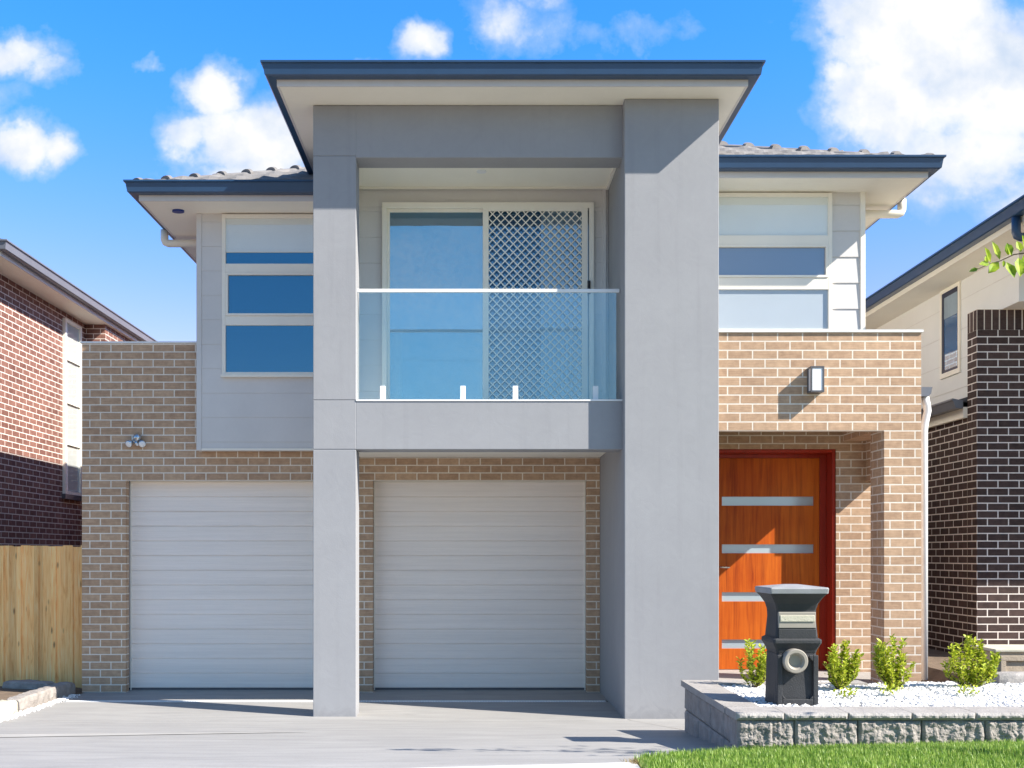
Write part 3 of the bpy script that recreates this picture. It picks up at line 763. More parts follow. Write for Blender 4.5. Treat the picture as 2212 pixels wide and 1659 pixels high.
# lower roofs
L = MB(); L.box(fl0+.021, cx0+.3, fy0+.021, BACK, SOF, SOF+.03); L.build('eave_soffit', M['soffit'], H)
L = MB(); L.box(px1-.4, fr1-.021, fry+.021, BACK, SOF, SOF+.03); L.build('eave_soffit', M['soffit'], H)
L = MB(); L.sweep([(fl0, BACK), (fl0, fy0), (cx0+.2, fy0)], FAS, SOF-.004); L.build('fascia', M['fascia'], H)
L = MB(); L.sweep([(px1-.3, fry), (fr1, fry), (fr1, BACK)], FAS, SOF-.004); L.build('fascia', M['fascia'], H)
G = MB(); G.sweep([(fl0, BACK), (fl0, fy0), (cx0+.2, fy0)], [(o+.006, z) for o, z in GUT], SOF-.004); G.build('gutter', M['gutter'], H)
G = MB(); G.sweep([(px1-.3, fry), (fr1, fry), (fr1, BACK)], [(o+.006, z) for o, z in GUT], SOF-.004); G.build('gutter', M['gutter'], H)
zr = SOF+.165
v_, f_ = hip_roof(fl0-.055, 3.3, fy0-.055, BACK+1, zr, 24, ymax=6.5); RF = raw('tiled_roof', v_, f_, M['tile'], H)
tn = math.tan(R(24))
mb = MB(); q = 3.2; ridge_caps(mb, (fl0-.02, fy0-.02, zr-.02), (fl0-.055+q, fy0-.055+q, zr+tn*q+.012), .10); mb.build('ridge_cap', M['tile'], RF)
v_, f_ = hip_roof(-.9, fr1+.055, fry-.055, BACK+1, zr+.001, 24, ymax=6.5); RF = raw('tiled_roof', v_, f_, M['tile'], H)
mb = MB(); ridge_caps(mb, (fr1+.02, fry-.02, zr-.02), (fr1+.055-q, fry-.055+q, zr+tn*q+.012), .10); mb.build('ridge_cap', M['tile'], RF)
# main roof
MBK = 7.0
L = MB(); L.box(mf0+.021, mf1-.021, mfy+.021, MBK, MS, MS+.03); L.build('main_eave_soffit', M['soffit'], H)
L = MB(); L.sweep([(mf0, MBK), (mf0, mfy), (mf1, mfy), (mf1, MBK)], FAS, MS-.004); L.build('fascia', M['fascia'], H)
G = MB(); G.sweep([(mf0, MBK), (mf0, mfy), (mf1, mfy), (mf1, MBK)], [(o+.006, z) for o, z in GUT], MS-.004); G.build('gutter', M['gutter'], H)
v_, f_ = hip_roof(mf0-.055, mf1+.055, mfy-.055, 9, MS+.125, 18, ymax=7); RF = raw('tiled_roof', v_, f_, M['tile'], H)
mb = MB(); ridge_caps(mb, (mf0-.0, mfy+.0, MS+.13), (mf0+2.0, mfy+2.0, MS+.14+.325*2.05), .09); mb.build('ridge_cap', M['tile'], RF)
mb = MB(); ridge_caps(mb, (mf1+.0, mfy+.0, MS+.13), (mf1-2.0, mfy+2.0, MS+.14+.325*2.05), .09); mb.build('ridge_cap', M['tile'], RF)
# upper storey core behind balcony (keeps the house solid)
mb = MB(); mb.box(cx0+.27, px1-.01, YB+.17, 6.9, 2.9, MS-.001); mb.build('upper_storey_wall', M['board'], H)
mb = MB(); mb.box(lx0+.02, rx1-.02, 6.0, BACK, 0, SOF-.001); mb.build('rear_wall', M['brick'], H)
MB().box(px1-.4, px1-.0, YW+.2, 6, 0, SOF-.001).build('hall_wall', M['board'], H)
# soffit vent, left eave
mb = MB(); vx, vy = fx(385, 195), F/195-D0; vz = SOF
mb.loft([[(vx+.066*math.cos(t), vy+.05*math.sin(t), z) for t in [2*math.pi*i/24 for i in range(24)]] for z in (vz-.02, vz+.002)])
mb.build('eave_light', paint('blue_lens', (.01, .035, .22), .3, .05, 5), H, smooth=False)
# eave downpipes
def eave_pipe(xg, xw, y, z0, name='downpipe'):
    mb = MB(); d = 1 if xw > xg else -1; r = .046
    pts = [(xg, y, SOF+.06), (xg, y, z0+.05), (xg+d*.012, y, z0+.015), (xg+d*.05, y, z0), (xw-d*.02, y, z0)]
    mb.tube(pts, r, 12)
    return mb.build(name, M['cream'], H, smooth=True)
zp = fz(521, 180)
eave_pipe(fl0-.085, lx0, F/181-D0, SOF-.10)
eave_pipe(fr1+.075, rx1, F/198-D0, SOF-.10)
# portico downpipe with rain head
yq = YP+.10; xq = qx1+.068; r = .036; s5 = sy(yq)
mb = MB(); mb.tube([(xq+.012, yq, fz(858, s5)), (xq+.03, yq, fz(878, s5)), (xq+.035, yq, fz(888, s5)), (xq+.008, yq, fz(915, s5)), (xq, yq, fz(930, s5)), (xq, yq, .35)], r, 14)
DP = mb.build('downpipe', M['white'], H, smooth=True)
mb = MB(); a, b = qx1-.02, qx1+.125; mb.loft([[(x, y, z) for x, y in ((a, yq-.06), (b-i*.012, yq-.06), (b-i*.012, yq+.06), (a, yq+.06))] for z, i in ((fz(858, s5), 3), (fz(852, s5), 1), (fz(838, s5), 0))])
mb.build('rain_head', M['gutter_grey'], DP)

# ------------------------------------------------------------------ left neighbour
NL = thing('burgundy_brick_house', 'burgundy brick neighbouring house seen side-on behind the timber fence', 'house', (-6.63, 4.3, 0))
XN = -6.63; NS = HC+3.935
mb = MB(); mb.box(-13, XN, 4.3, 8.0, -.2, NS); mb.box(-13, XN+.34, 8.0, 15, -.2, NS-.001); mb.build('brick_wall', M['brick_red'], NL)
mb = MB(); mb.box(-14, XN+.42-.02, 3.86, 16, NS, NS+.03); mb.build('eave_soffit', M['soffit'], NL)
mb = MB(); mb.sweep([(-13, 3.84), (XN+.42, 3.84), (XN+.42, 16)], FAS, NS-.004); mb.build('fascia', M['fascia'], NL)
mb = MB(); mb.sweep([(-13, 3.84), (XN+.42, 3.84), (XN+.42, 16)], [(o+.006, z) for o, z in GUT], NS-.004); mb.build('gutter', M['gutter_grey'], NL)
v_, f_ = hip_roof(-14, XN+.42+.055, 3.84-.055, 17, NS+.165, 22.5, step=.1, ymax=14); raw('tiled_roof', v_, f_, M['tile_dark'], NL)
yw0, yw1 = F/(890/6.63)-D0, 7.72; z0, z1 = 2.55, 5.38
mb = MB(); a, b = XN-.01, XN+.05
mb.box(a, b, yw0, yw0+.06, z0, z1); mb.box(a, b, yw1-.06, yw1, z0, z1)
for zz in (z0, 3.35, 4.02, 4.72, z1-.05): mb.box(a, b, yw0+.06, yw1-.06, zz, zz+.05)
W = mb.build('side_window', M['cream'], NL)
pv = [z0+.05, 3.35, 3.40, 4.02, 4.07, 4.72, 4.77, z1-.05]
for k in range(4): MB().box(XN-.005, XN+.018, yw0+.06, yw1-.06, pv[2*k], pv[2*k+1]).build('pane', M['grey_pane'], W)
MB().box(XN, XN+.06, yw0-.03, yw1+.03, z0-.08, z0-.001).build('sill', M['lamp_metal'], W)

# ------------------------------------------------------------------ right neighbour
NR = thing('dark_brick_house', 'dark brick and white clad neighbouring house beyond the portico', 'house', (5.71, 1.97, 0))
XS = 5.71; XU = 6.0; RS = HC+3.385
zb = fz(668, 190)
mb = MB(); mb.box(XS, 12, 1.97, 2.20, .53, zb-.235); mb.box(XS+.002, 12, 2.205, 13, 0, fz(903, 186))
mb.build('brick_wall', M['brick_dark'], NR)
mb = MB(); mb.box(XS, 12, 1.971, 2.199, zb-.235, zb-.0); o = mb.build('soldier_course', M['brick_dark_soldier'], NR)
MB().box(XS-.001, XS+.02, 2.2, 2.206, .2, fz(903, 186)).build('control_joint', M['stone'], NR)
zs = fz(903, 186)
mb = MB(); mb.box(XS-.045, XS+.3, 2.21, 13, zs, zs+.125); mb.build('lower_fascia', M['soffit'], NR)
mb = MB(); mb.prism_y(2.21, 13, [(XS-.046, zs+.03+.08), (XS-.13, zs+.03+.08), (XS-.16, zs+.2), (XS-.17, zs+.205), (XS-.17, zs+.225), (XS-.046, zs+.2)]); mb.build('lower_gutter', M['gutter_grey'], NR)
MB().add([(XS-.1, 2.22, zs+.21), (XU+.02, 2.22, zs+.34), (XU+.02, 13, zs+.34), (XS-.1, 13, zs+.21), (XS-.1, 2.22, zs+.19), (XU+.02, 2.22, zs+.19), (XU+.02, 13, zs+.19), (XS-.1, 13, zs+.19)], [(0, 1, 2, 3), (4, 7, 6, 5), (0, 4, 5, 1), (1, 5, 6, 2), (2, 6, 7, 3), (3, 7, 4, 0)]).build('lower_roof', M['tile_dark'], NR)
# white clad upper storey: thin raised joint lines
mb = MB(); mb.box(XU, 12, 1.6, 13, zb+.001, RS); mb.box(XU+.001, 12, 2.22, 13, zs+.1, zb+.0005)
mb.build('white_cladding', paint('white_cladding_paint', (.80, .80, .79), .6, .02, 1.5), NR)
mb = MB()
for k in range(6): mb.box(XU-.004, XU+.002, 1.61 if 3.62+k*.36 > zb else 2.25, 13, 3.62+k*.36, 3.624+k*.36)
mb.build('cladding_joint', M['fascia'], NR)
mb = MB(); mb.box(XU-.43, 12, .27, 14, RS, RS+.03); mb.build('eave_soffit', M['soffit'], NR)
mb = MB(); mb.sweep([(XU-.45, 14), (XU-.45, .25), (12, .25)], FAS, RS-.004); mb.build('fascia', M['cream'], NR)
mb = MB(); mb.sweep([(XU-.45, 14), (XU-.45, .25), (12, .25)], [(o+.006, z) for o, z in GUT], RS-.004); mb.build('gutter', M['gutter'], NR)
v_, f_ = hip_roof(XU-.45-.055, 13, .195, 15, RS+.145, 10, step=.1, ymax=13, wave=.004, lap=.004); raw('tiled_roof', v_, f_, M['tile_dark'], NR)
ya, yb = F/(1047/6.0)-D0, F/(1012/6.0)-D0; za, zbb = fz(795, 174.5), fz(617, 174.5)
mb = MB(); a, b = XU-.02, XU+.02
mb.box(a, b, ya-.05, ya, za-.06, zbb+.06); mb.box(a, b, yb, yb+.05, za-.06, zbb+.06); mb.box(a, b, ya, yb, za-.06, za); mb.box(a, b, ya, yb, zbb, zbb+.06)
W = mb.build('side_window', M['cream'], NR)
mb = MB(); a = XU-.012
mb.box(a, XU+.01, ya, ya+.025, za, zbb); mb.box(a, XU+.01, yb-.05, yb, za, zbb); mb.box(a, XU+.01, ya+.025, yb-.05, za, za+.035); mb.box(a, XU+.01, ya+.025, yb-.05, zbb-.06, zbb)
mb.build('sash', paint('navy_sash', (.012, .02, .06), .4, .05, 5), W)
MB().box(XU-.006, XU-.001, ya+.02, yb-.03, za+.03, zbb-.05).build('pane', glass_mirror('neighbour_pane', (.08, .2, .42), .3, (.7, .85, 1)), W)
MB().box(XU-.009, XU-.006, ya+.025, yb-.05, zbb-.33, zbb-.06).build('roller_blind', M['curtain'], W)
yd = F/(1168/5.49)-D0
mb = MB(); zq = fz(512, sy(yd)); mb.tube([(XU-.50, yd, RS+.05), (XU-.50, yd, zq+.05), (XU-.488, yd, zq+.015), (XU-.45, yd, zq), (XU+.6, yd, zq)], .045, 12)
mb.build('downpipe', M['gutter'], NR, smooth=True)
# low brown porch wall, cap
mb = MB()
def obl(mb, p, q, th, z0, z1):
    p, q = Vector(p), Vector(q); d = (q-p).normalized(); n = Vector((-d.y, d.x))*th
    pts = [p, q, q+n, p+n]; mb.loft([[(a.x, a.y, z) for a in pts] for z in (z0, z1)])
obl(mb, (5.78, 1.92), (6.6, 1.05), .25, .1, .50); mb.build('porch_plinth', M['brick_brown'], NR)
mb = MB(); obl(mb, (5.76, 1.90), (6.6, 1.01), .3, .50, .535); mb.build('plinth_cap', M['stone'], NR)

# ------------------------------------------------------------------ fence and edging
FN = thing('timber_fence', 'honey-coloured timber paling fence between the two brick houses', 'fence', (-5.55, 2.32, 0))
mb = MB(); x = -6.62; k = 0; r2 = random.Random(3)
while x < xl+.0:
    h = 1.665+r2.uniform(-.012, .012); y = 2.32+(.0 if k % 2 else -.017)
    lean = r2.uniform(-.004, .004)
    mb.prism_y(y, y+.013, [(x+.001, -.16), (x+.112, -.16), (x+.112+lean, h), (x+.001+lean, h)])
    x += .101; k += 1
mb.build('palings', M['fence'], FN)
mb = MB()
for z in (.25, .9, 1.45): mb.box(-6.62, xl, 2.335, 2.38, z, z+.075)
mb.build('rail', M['fence'], FN)
def edging(name, pts, w_, h, mat, label, group=None, rough=.012, seed=1):
    """chunky block with rough faces, following pts (x,y,z of the base)"""
    n = 14; rings = []; P = [Vector(p) for p in pts]
    path = []
    for i in range(len(P)-1):
        for k in range(n): path.append(P[i]+(P[i+1]-P[i])*k/n)
    path.append(P[-1])
    for i, p in enumerate(path):
        d = ((path[min(i+1, len(path)-1)]-path[max(i-1, 0)])); d.z = 0; d.normalize(); s_ = Vector((-d.y, d.x, 0))
        end = min(i, len(path)-1-i); k = 1 if end > 1 else (.86 if end == 0 else .97)
        prof = [(-.5, -.1), (-.5, .25), (-.5, .55), (-.47, .85), (-.38, 1), (-.1, 1.0), (.15, 1.0), (.38, 1), (.47, .85), (.5, .55), (.5, .25), (.5, -.1)]
        ring = []
        for o_, z_ in prof:
            q = p+s_*(o_*w_*k)+Vector((0, 0, z_*h*k))
            q += Vector(noise.noise_vector(q*14+Vector((seed, 0, 0))))*rough
            ring.append(q)
        rings.append(ring)
    mb = MB().loft(rings); o = mb.build(name, mat, smooth=False); tag(o, label, 'edging', group); return o
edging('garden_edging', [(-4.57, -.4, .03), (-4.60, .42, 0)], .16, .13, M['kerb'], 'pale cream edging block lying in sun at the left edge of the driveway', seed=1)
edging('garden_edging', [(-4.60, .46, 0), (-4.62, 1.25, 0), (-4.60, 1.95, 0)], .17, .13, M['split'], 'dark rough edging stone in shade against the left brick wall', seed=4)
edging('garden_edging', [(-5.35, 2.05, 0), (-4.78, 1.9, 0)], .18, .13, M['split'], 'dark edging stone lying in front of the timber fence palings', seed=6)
# pale stone chips along the drive edge
def pebbles(name, n, xf, mat, size, kind_label=None, seed=5):
    ico_v = []; t = (1+5**.5)/2
    for a, b in ((-1, t), (1, t), (-1, -t), (1, -t)): ico_v += [Vector((a, b, 0)), ]
    for a, b in ((-1, t), (1, t), (-1, -t), (1, -t)): ico_v += [Vector((0, a, b))]
    for a, b in ((-1, t), (1, t), (-1, -t), (1, -t)): ico_v += [Vector((b, 0, a))]
    ico_v = [v.normalized() for v in ico_v]
    bm = bmesh.new(); bmesh.ops.create_icosphere(bm, subdivisions=1, radius=1); bv = [v.co.copy() for v in bm.verts]; bf = [tuple(v.index for v in f.verts) for f in bm.faces]; bm.free()
    r3 = random.Random(seed); vs = []; fs = []
    for i in range(n):
        x, y, z = xf(r3); s = size*r3.uniform(.55, 1.25); sc = Vector((s*r3.uniform(.8, 1.3), s*r3.uniform(.7, 1.1), s*r3.uniform(.5, .8)))
        a = r3.uniform(0, 6.28); ca, sa = math.cos(a), math.sin(a); tl = r3.uniform(-.5, .5); b = len(vs)
        for q in bv:
            k = 1+r3.uniform(-.18, .18); X, Y, Z = q.x*sc.x*k, q.y*sc.y*k, q.z*sc.z*k
            Z += X*tl; vs.append((x+X*ca-Y*sa, y+X*sa+Y*ca, z+Z))
        fs += [tuple(b+j for j in f) for f in bf]
    return raw(name, vs, fs, mat, smooth=True)
o = pebbles('stone_chips', 1300, lambda r: (lambda y: (edge_l(y)-.02+r.gauss(0, .028), y, gz(0, y)+.006))(r.uniform(-2.6, 1.7)), M['chip'], .014, seed=9); tag(o, kind='stuff'); o['label'] = 'pale stone chips strewn along the driveway edge'

# ------------------------------------------------------------------ planter
PX0, PX1, PYF, PYB, PZ = 1.69, 5.4, -3.29, -1.52, .545
PL = thing('block_retaining_wall', 'low grey split-face block wall holding the white gravel bed', 'retaining wall', (PX0, PYF, .25))
r4 = random.Random(11)
def rough_face(mb, x0, x1, z0, z1, y, depth, seed, nx=52, nz=26, amp=.032, flip=False, axis='x'):
    """split-face block whose rough side looks -Y (axis x) or -X (axis y)"""
    g_ = []; 
    for k in range(nz+1):
        for i in range(nx+1):
            tx, tz = i/nx, k/nz; x = x0+(x1-x0)*tx; z = z0+(z1-z0)*tz
            e = min(tx*(x1-x0), (1-tx)*(x1-x0), tz*(z1-z0), (1-tz)*(z1-z0))
            q = Vector((x*11, z*11, seed)); q2 = Vector((q.x+q.z*.8, q.z*1.0-q.x*.5, seed)); h = noise.fractal(q*1.5, .7, 2.0, 4)*.7+abs(noise.noise(Vector((q2.x*1.2, q2.y*3.4, seed))))*.9
            ed = min(1, e/.016)
            o_ = y-amp*(.25+.55*h)*ed+.010*(1-ed)
            g_.append((x, o_, z) if axis == 'x' else (o_, x, z))
    b = len(mb.v); mb.v += g_
    for k in range(nz):
        for i in range(nx):
            a = b+k*(nx+1)+i; mb.f.append((a, a+1, a+nx+2, a+nx+1))
    yb_ = y+depth; c = [(x0, z0), (x1, z0), (x1, z1), (x0, z1)]
    yo = y+.0101
    bb = len(mb.v)
    for yy in (yo, yb_):
        mb.v += [((x, yy, z) if axis == 'x' else (yy, x, z)) for x, z in c]
    for i in range(4): mb.f.append((bb+i, bb+(i+1) % 4, bb+4+(i+1) % 4, bb+4+i))
    mb.f.append((bb+4, bb+5, bb+6, bb+7))
bw = .41; bh = .19; capz = PZ-.048
mb = MB(); x = PX0; k = 0
xs_ = [PX0, PX0+.37]
while xs_[-1] < PX1: xs_.append(xs_[-1]+bw)
for i in range(len(xs_)-1): rough_face(mb, xs_[i]+.003, xs_[i+1]-.003, capz-bh+.003, capz-.003, PYF+.01, .2, i*3.7)
for i in range(len(xs_)): rough_face(mb, (PX0 if i == 0 else xs_[i]-.2)+.003, xs_[i]+.2-.003, capz-2*bh+.003, capz-bh-.003, PYF+.01, .2, 50+i*3.7)
mb.build('front_blocks', M['split'], PL)
mb = MB(); y = PYF+.21
ys_ = [PYF+.02, PYF+.42, PYF+.83, PYF+1.24, PYB+.02]
for row in range(3):
    z1_ = capz-row*bh; z0_ = z1_-bh
    for i in range(len(ys_)-1):
        rough_face(mb, ys_[i]+.003, ys_[i+1]-.003, z0_+.003, z1_-.003, PX0+.012, .2, 90+i*2.1+row*9, 24, 10, .008, axis='y')
mb.build('side_blocks', M['split'], PL)
mb = MB(); mb.box(PX0+.05, PX1, PYB-.2, PYB, .1, capz-.001); mb.build('rear_blocks', M['split'], PL)
mb = MB(); cw_ = .30
x = PX0-.0; i = 0
while x < PX1:
    x2 = x+(.41 if i else .30)
    if i == 0: rough_face(mb, x-.01, x2-.002, capz+.001, PZ, PYF-.012, cw_, 200+i, 44, 8, .022)
    else: rough_face(mb, x+.002, x2-.002, capz+.001, PZ, PYF-.012, cw_, 200+i*3, 44, 8, .024)
    x = x2; i += 1
y = PYF+cw_-.008
while y < PYB-.05:
    y2 = min(y+.40, PYB+.03); mb.box(PX0-.015, PX0+.22, y+.002, y2-.002, capz+.001, PZ); y = y2
x = PX0+.224
while x < 2.9: mb.box(x+.002, x+.398, PYB-.19, PYB+.03, capz+.001, PZ-.001); x += .40
mb.build('cap_stones', M['cap_block'], PL)
# gravel bed: base + white pebbles
def grz(x, y): return PZ-.012+.02*noise.noise(Vector((x*2.1, y*2.1, 0)))+(.02 if x > 3.2 else 0)*min(1, (x-3.2) if x > 3.2 else 0)
gb = sheet('gravel', PX0+.2, PX1, PYF+.26, PYB-.02, 60, 30, lambda x, y: grz(x, y)-.018, M['soil'])
tag(gb, 'dark soil bed under the white gravel of the raised planter', 'gravel', kind='stuff')
gp = pebbles('gravel', 11500, lambda r: (lambda x, y: (x, y, grz(x, y)-.012+r.uniform(0, .008)))(r.uniform(PX0+.22, 4.9), r.uniform(PYF+.30, PYB-.05 if r.random() < .9 else PYB+.0)), M['pebble'], .0185, seed=21)
tag(gp, 'white pebble gravel covering the raised garden bed', 'gravel', kind='stuff')
gs = MB()

# ------------------------------------------------------------------ letterbox
MX = fx(1720, 315); MYF = F/316-D0; bwid = .296; bdep = .29; base = PZ-.02; zt = 1.30
LB = thing('pillar_letterbox', 'charcoal cement pillar letterbox with round newspaper hole standing in the gravel', 'letterbox', (MX, MYF+bdep/2, base))
s6 = sy(MYF); lz = lambda v: fz(v, s6)
cy_ = MYF+bdep/2
def ring4(hx_, hy_, z, ch=.012): 
    return [(MX-hx_+ch, cy_-hy_, z), (MX+hx_-ch, cy_-hy_, z), (MX+hx_, cy_-hy_+ch, z), (MX+hx_, cy_+hy_-ch, z), (MX+hx_-ch, cy_+hy_, z), (MX-hx_+ch, cy_+hy_, z), (MX-hx_, cy_+hy_-ch, z), (MX-hx_, cy_-hy_+ch, z)]
hw_, hd_ = bwid/2, bdep/2
zw = lz(1386)   # waist ledge
# lower body as shell with recessed front panel
mb = MB()
mb.loft([ring4(hw_, hd_, base-.05), ring4(hw_-.012, hd_-.012, lz(1412))])
zl_top = lz(1412)
mb.loft([ring4(hw_-.012, hd_-.012, zl_top), ring4(hw_-.006, hd_-.006, lz(1404)), ring4(hw_+.006, hd_+.006, lz(1396)), ring4(hw_+.018, hd_+.018, lz(1389)), ring4(hw_+.018, hd_+.018, lz(1382)), ring4(hw_-.002, hd_-.002, lz(1378))])
mb.loft([ring4(hw_-.002, hd_-.002, lz(1378)), ring4(hw_-.014, hd_-.014, lz(1335)), ring4(hw_-.012, hd_-.012, lz(1318)), ring4(hw_+.0, hd_+.0, lz(1304)), ring4(hw_+.022, hd_+.022, lz(1292)), ring4(hw_+.047, hd_+.047, lz(1282))])
body = mb.build('body', M['mail'], LB, .004)
# raised border on the front: frame around a sunken panel
mb = MB(); yf = MYF+.004; a0, a1 = MX-hw_+.008, MX+hw_-.008; b0, b1 = base+.0, lz(1415); t_ = .035; pr = .022
def bord(x0, x1, z0, z1): mb.box(x0, x1, yf-pr, yf+.02, z0, z1)
bord(a0, a0+t_, b0, b1); bord(a1-t_, a1, b0, b1); bord(a0+t_, a1-t_, b0, b0+.05); 
mb.prism_y(yf-pr, yf+.02, [(a0+t_, b0+.05), (a0+t_+.028, b0+.05), (a0+t_, b0+.078)]); mb.prism_y(yf-pr, yf+.02, [(a1-t_, b0+.05), (a1-t_, b0+.078), (a1-t_-.028, b0+.05)])
mb.prism_y(yf-pr, yf+.02, [(a0+t_, b1), (a0+t_, b1-.045), (a0+t_+.03, b1-.015), (a0+t_+.03, b1)]); mb.prism_y(yf-pr, yf+.02, [(a1-t_, b1), (a1-t_-.03, b1), (a1-t_-.03, b1-.015), (a1-t_, b1-.045)])
mb.box(a0+t_+.03, a1-t_-.03, yf-pr, yf+.02, b1-.015, b1)
mb.build('raised_border', M['mail'], LB, .005)
mb = MB(); hz = hw_+.050
mb.loft([ring4(hz, hz, lz(1282.2), .008), ring4(hz+.004, hz+.004, lz(1272), .008), ring4(hz, hz, lz(1269), .01), ring4(.05, .04, lz(1263), .02)])
mb.build('cap', M['mail_cap'], LB, .003)
mb = MB(); z0_, z1_ = lz(1364), lz(1321); ym = MYF+.005
mb.box(MX-.128, MX+.128, ym-.006, ym+.02, lz(1357)+.0, lz(1322))
mb.build('slot_plate', M['mail_plate'], LB, .004)
mb = MB(); mb.box(MX-.118, MX+.118, ym-.013, ym-.005, lz(1343), lz(1329)); mb.build('slot_flap', M['kerb'], LB, .003)
mb = MB(); mb.box(MX-.128, MX+.128, ym-.009, ym+.02, lz(1380), lz(1359)); mb.build('number_panel', M['mail'], LB, .003)
# newspaper tube
cxm, czm = fx(1721, 319), fz(1429, 319); ro, ri = .083, .052
mb = MB(); n = 36
prof = [(ro, yf+.02), (ro, yf-.055), (ro-.006, yf-.064), (ri+.007, yf-.064), (ri+.004, yf-.056), (ri-.004, yf-.05), (ri-.010, yf-.030), (ri-.016, yf-.026)]
rings = [[(cxm+r_*math.cos(2*math.pi*i/n), y_, czm+r_*math.sin(2*math.pi*i/n)) for i in range(n)] for r_, y_ in prof]
mb.loft(rings, cap=False); mb.add([rings[-1][i] for i in range(n)], [tuple(range(n))])
mb.build('newspaper_tube', M['mail_plate'], LB, smooth=False)

# ------------------------------------------------------------------ shrubs
def leaf_mesh(vs, fs, p, d, L, W_, up):
    d = d.normalized(); s_ = d.cross(up)
    if s_.length < .01: s_ = d.orthogonal()
    s_.normalize(); n_ = s_.cross(d)
    b = len(vs); m1 = p+d*L*.35; m2 = p+d*L*.7
    vs += [p, m1+s_*W_*.5+n_*W_*.12, m1-s_*W_*.5+n_*W_*.12, m2+s_*W_*.42+n_*W_*.1, m2-s_*W_*.42+n_*W_*.1, p+d*L-n_*L*.05, m1-n_*W_*.05, m2-n_*W_*.05]
    fs += [(b, b+1, b+6), (b, b+6, b+2), (b+1, b+3, b+7, b+6), (b+6, b+7, b+4, b+2), (b+3, b+5, b+7), (b+7, b+5, b+4)]
def shrub(x, y, h, wd, seed, label, nb=15, name='shrub', lean=0):
    r5 = random.Random(seed); z0 = grz(x, y)
    T = thing(name, label, 'shrub', (x, y, z0), 'young box shrubs in the gravel bed')
    st = MB(); vs = []; fs = []
    for k in range(nb):
        a = r5.uniform(0, 6.28); t = math.sqrt(r5.random()); hh = h*r5.uniform(.55, 1.0)*(1-.35*t*t)
        top = Vector((x+math.cos(a)*wd*.5*t+lean*hh, y+math.sin(a)*wd*.5*t, z0+hh))
        b0 = Vector((x+r5.uniform(-.015, .015), y+r5.uniform(-.015, .015), z0-.02))
        mid = b0.lerp(top, .5)+Vector((math.cos(a)*wd*.16*t, math.sin(a)*wd*.16*t, -.02))
        pts = [b0, b0.lerp(mid, .5), mid, mid.lerp(top, .5), top]
        st.tube(pts, [.004, .0035, .003, .002, .001], 5)
        nl = int(40*hh/.4)
        for j in range(nl):
            f = .18+.82*j/nl; seg = f*4; i0 = min(3, int(seg)); p = pts[i0].lerp(pts[i0+1], seg-i0)
            for q in range(2):
                an = r5.uniform(0, 6.28); d = Vector((math.cos(an), math.sin(an), r5.uniform(.2, 1.3)))
                leaf_mesh(vs, fs, p+Vector((r5.uniform(-.01, .01), r5.uniform(-.01, .01), 0)), d, r5.uniform(.03, .05), r5.uniform(.017, .026), Vector((r5.uniform(-.4, .4), r5.uniform(-.4, .4), 1)))
    st.build('stem', M['bark'], T); raw('foliage', vs, fs, M['leaf'], T)
    return T
shrub(2.17, -1.86, .40, .30, 31, 'small yellow-green shrub half hidden behind the letterbox', 12)
shrub(2.78, -2.02, .41, .34, 32, 'bushy yellow-green shrub right beside the letterbox', 24)
shrub(fx(1928, 282), F/282-D0, .42, .30, 33, 'narrow upright green shrub before the portico pier', 20)
shrub(fx(2096, 282), F/282-D0, .43, .40, 34, 'conical green shrub before the dark brick house', 26)
# sprigs lying on the gravel in front of each shrub
def sprig(x, y, seed, label):
    r6 = random.Random(seed); vs = []; fs = []
    z0 = grz(x, y)
    for k in range(60):
        p = Vector((x+r6.gauss(0, .036), y+r6.gauss(0, .02), z0+r6.uniform(.01, .075)))
        leaf_mesh(vs, fs, p, Vector((r6.uniform(-1, 1), r6.uniform(-1, 1), r6.uniform(0, .9))), r6.uniform(.025, .04), .016, Vector((0, 0, 1)))
    o = raw('ground_sprig', vs, fs, M['leaf']); tag(o, label, 'plant', 'low leafy sprigs in the gravel')
sprig(fx(1828, 303), F/303-D0, 1, 'low leafy sprig in white gravel nearest the letterbox')
sprig(fx(1925, 298), F/298-D0, 2, 'low leafy sprig in white gravel at the foot of the narrow shrub')
sprig(fx(2088, 298), F/298-D0, 3, 'low leafy sprig in white gravel below the conical shrub')

# garden blocks at the right end of the bed
edging('garden_edging', [(fx(2150, 272), F/272-D0, grz(4, -1.7)-.02), (5.0, -1.72, grz(4, -1.7)-.02)], .17, .11, M['cap_block'], 'grey rounded edging block on the gravel at the right edge', seed=8)
SB = thing('stone_pedestal', 'brown stone pedestal with recessed panel beside the dark brick house', 'pedestal', (4.95, -.25, .4))
sp_ = sy(-.4); x0, x1 = fx(2146, sp_), fx(2146, sp_)+.62; zt_ = fz(1402, sp_)
mb = MB(); mb.loft([[(x0-.0, -.4, .3), (x1, -.4, .3), (x1, .1, .3), (x0-.0, .1, .3)], [(x0+.03, -.385, zt_-.03), (x1-.03, -.385, zt_-.03), (x1-.03, .09, zt_-.03), (x0+.03, .09, zt_-.03)]]); mb.build('shaft', M['stone'], SB, .006)
mb = MB(); frame_rect(mb, x0+.06, x1-.06, .36, zt_-.06, -.415, -.38, .05); mb.build('panel_surround', M['stone'], SB, .005)
MB().box(x0+.01, x1, -.41, .11, zt_-.03, zt_).build('top_slab', M['kerb'], SB, .008)

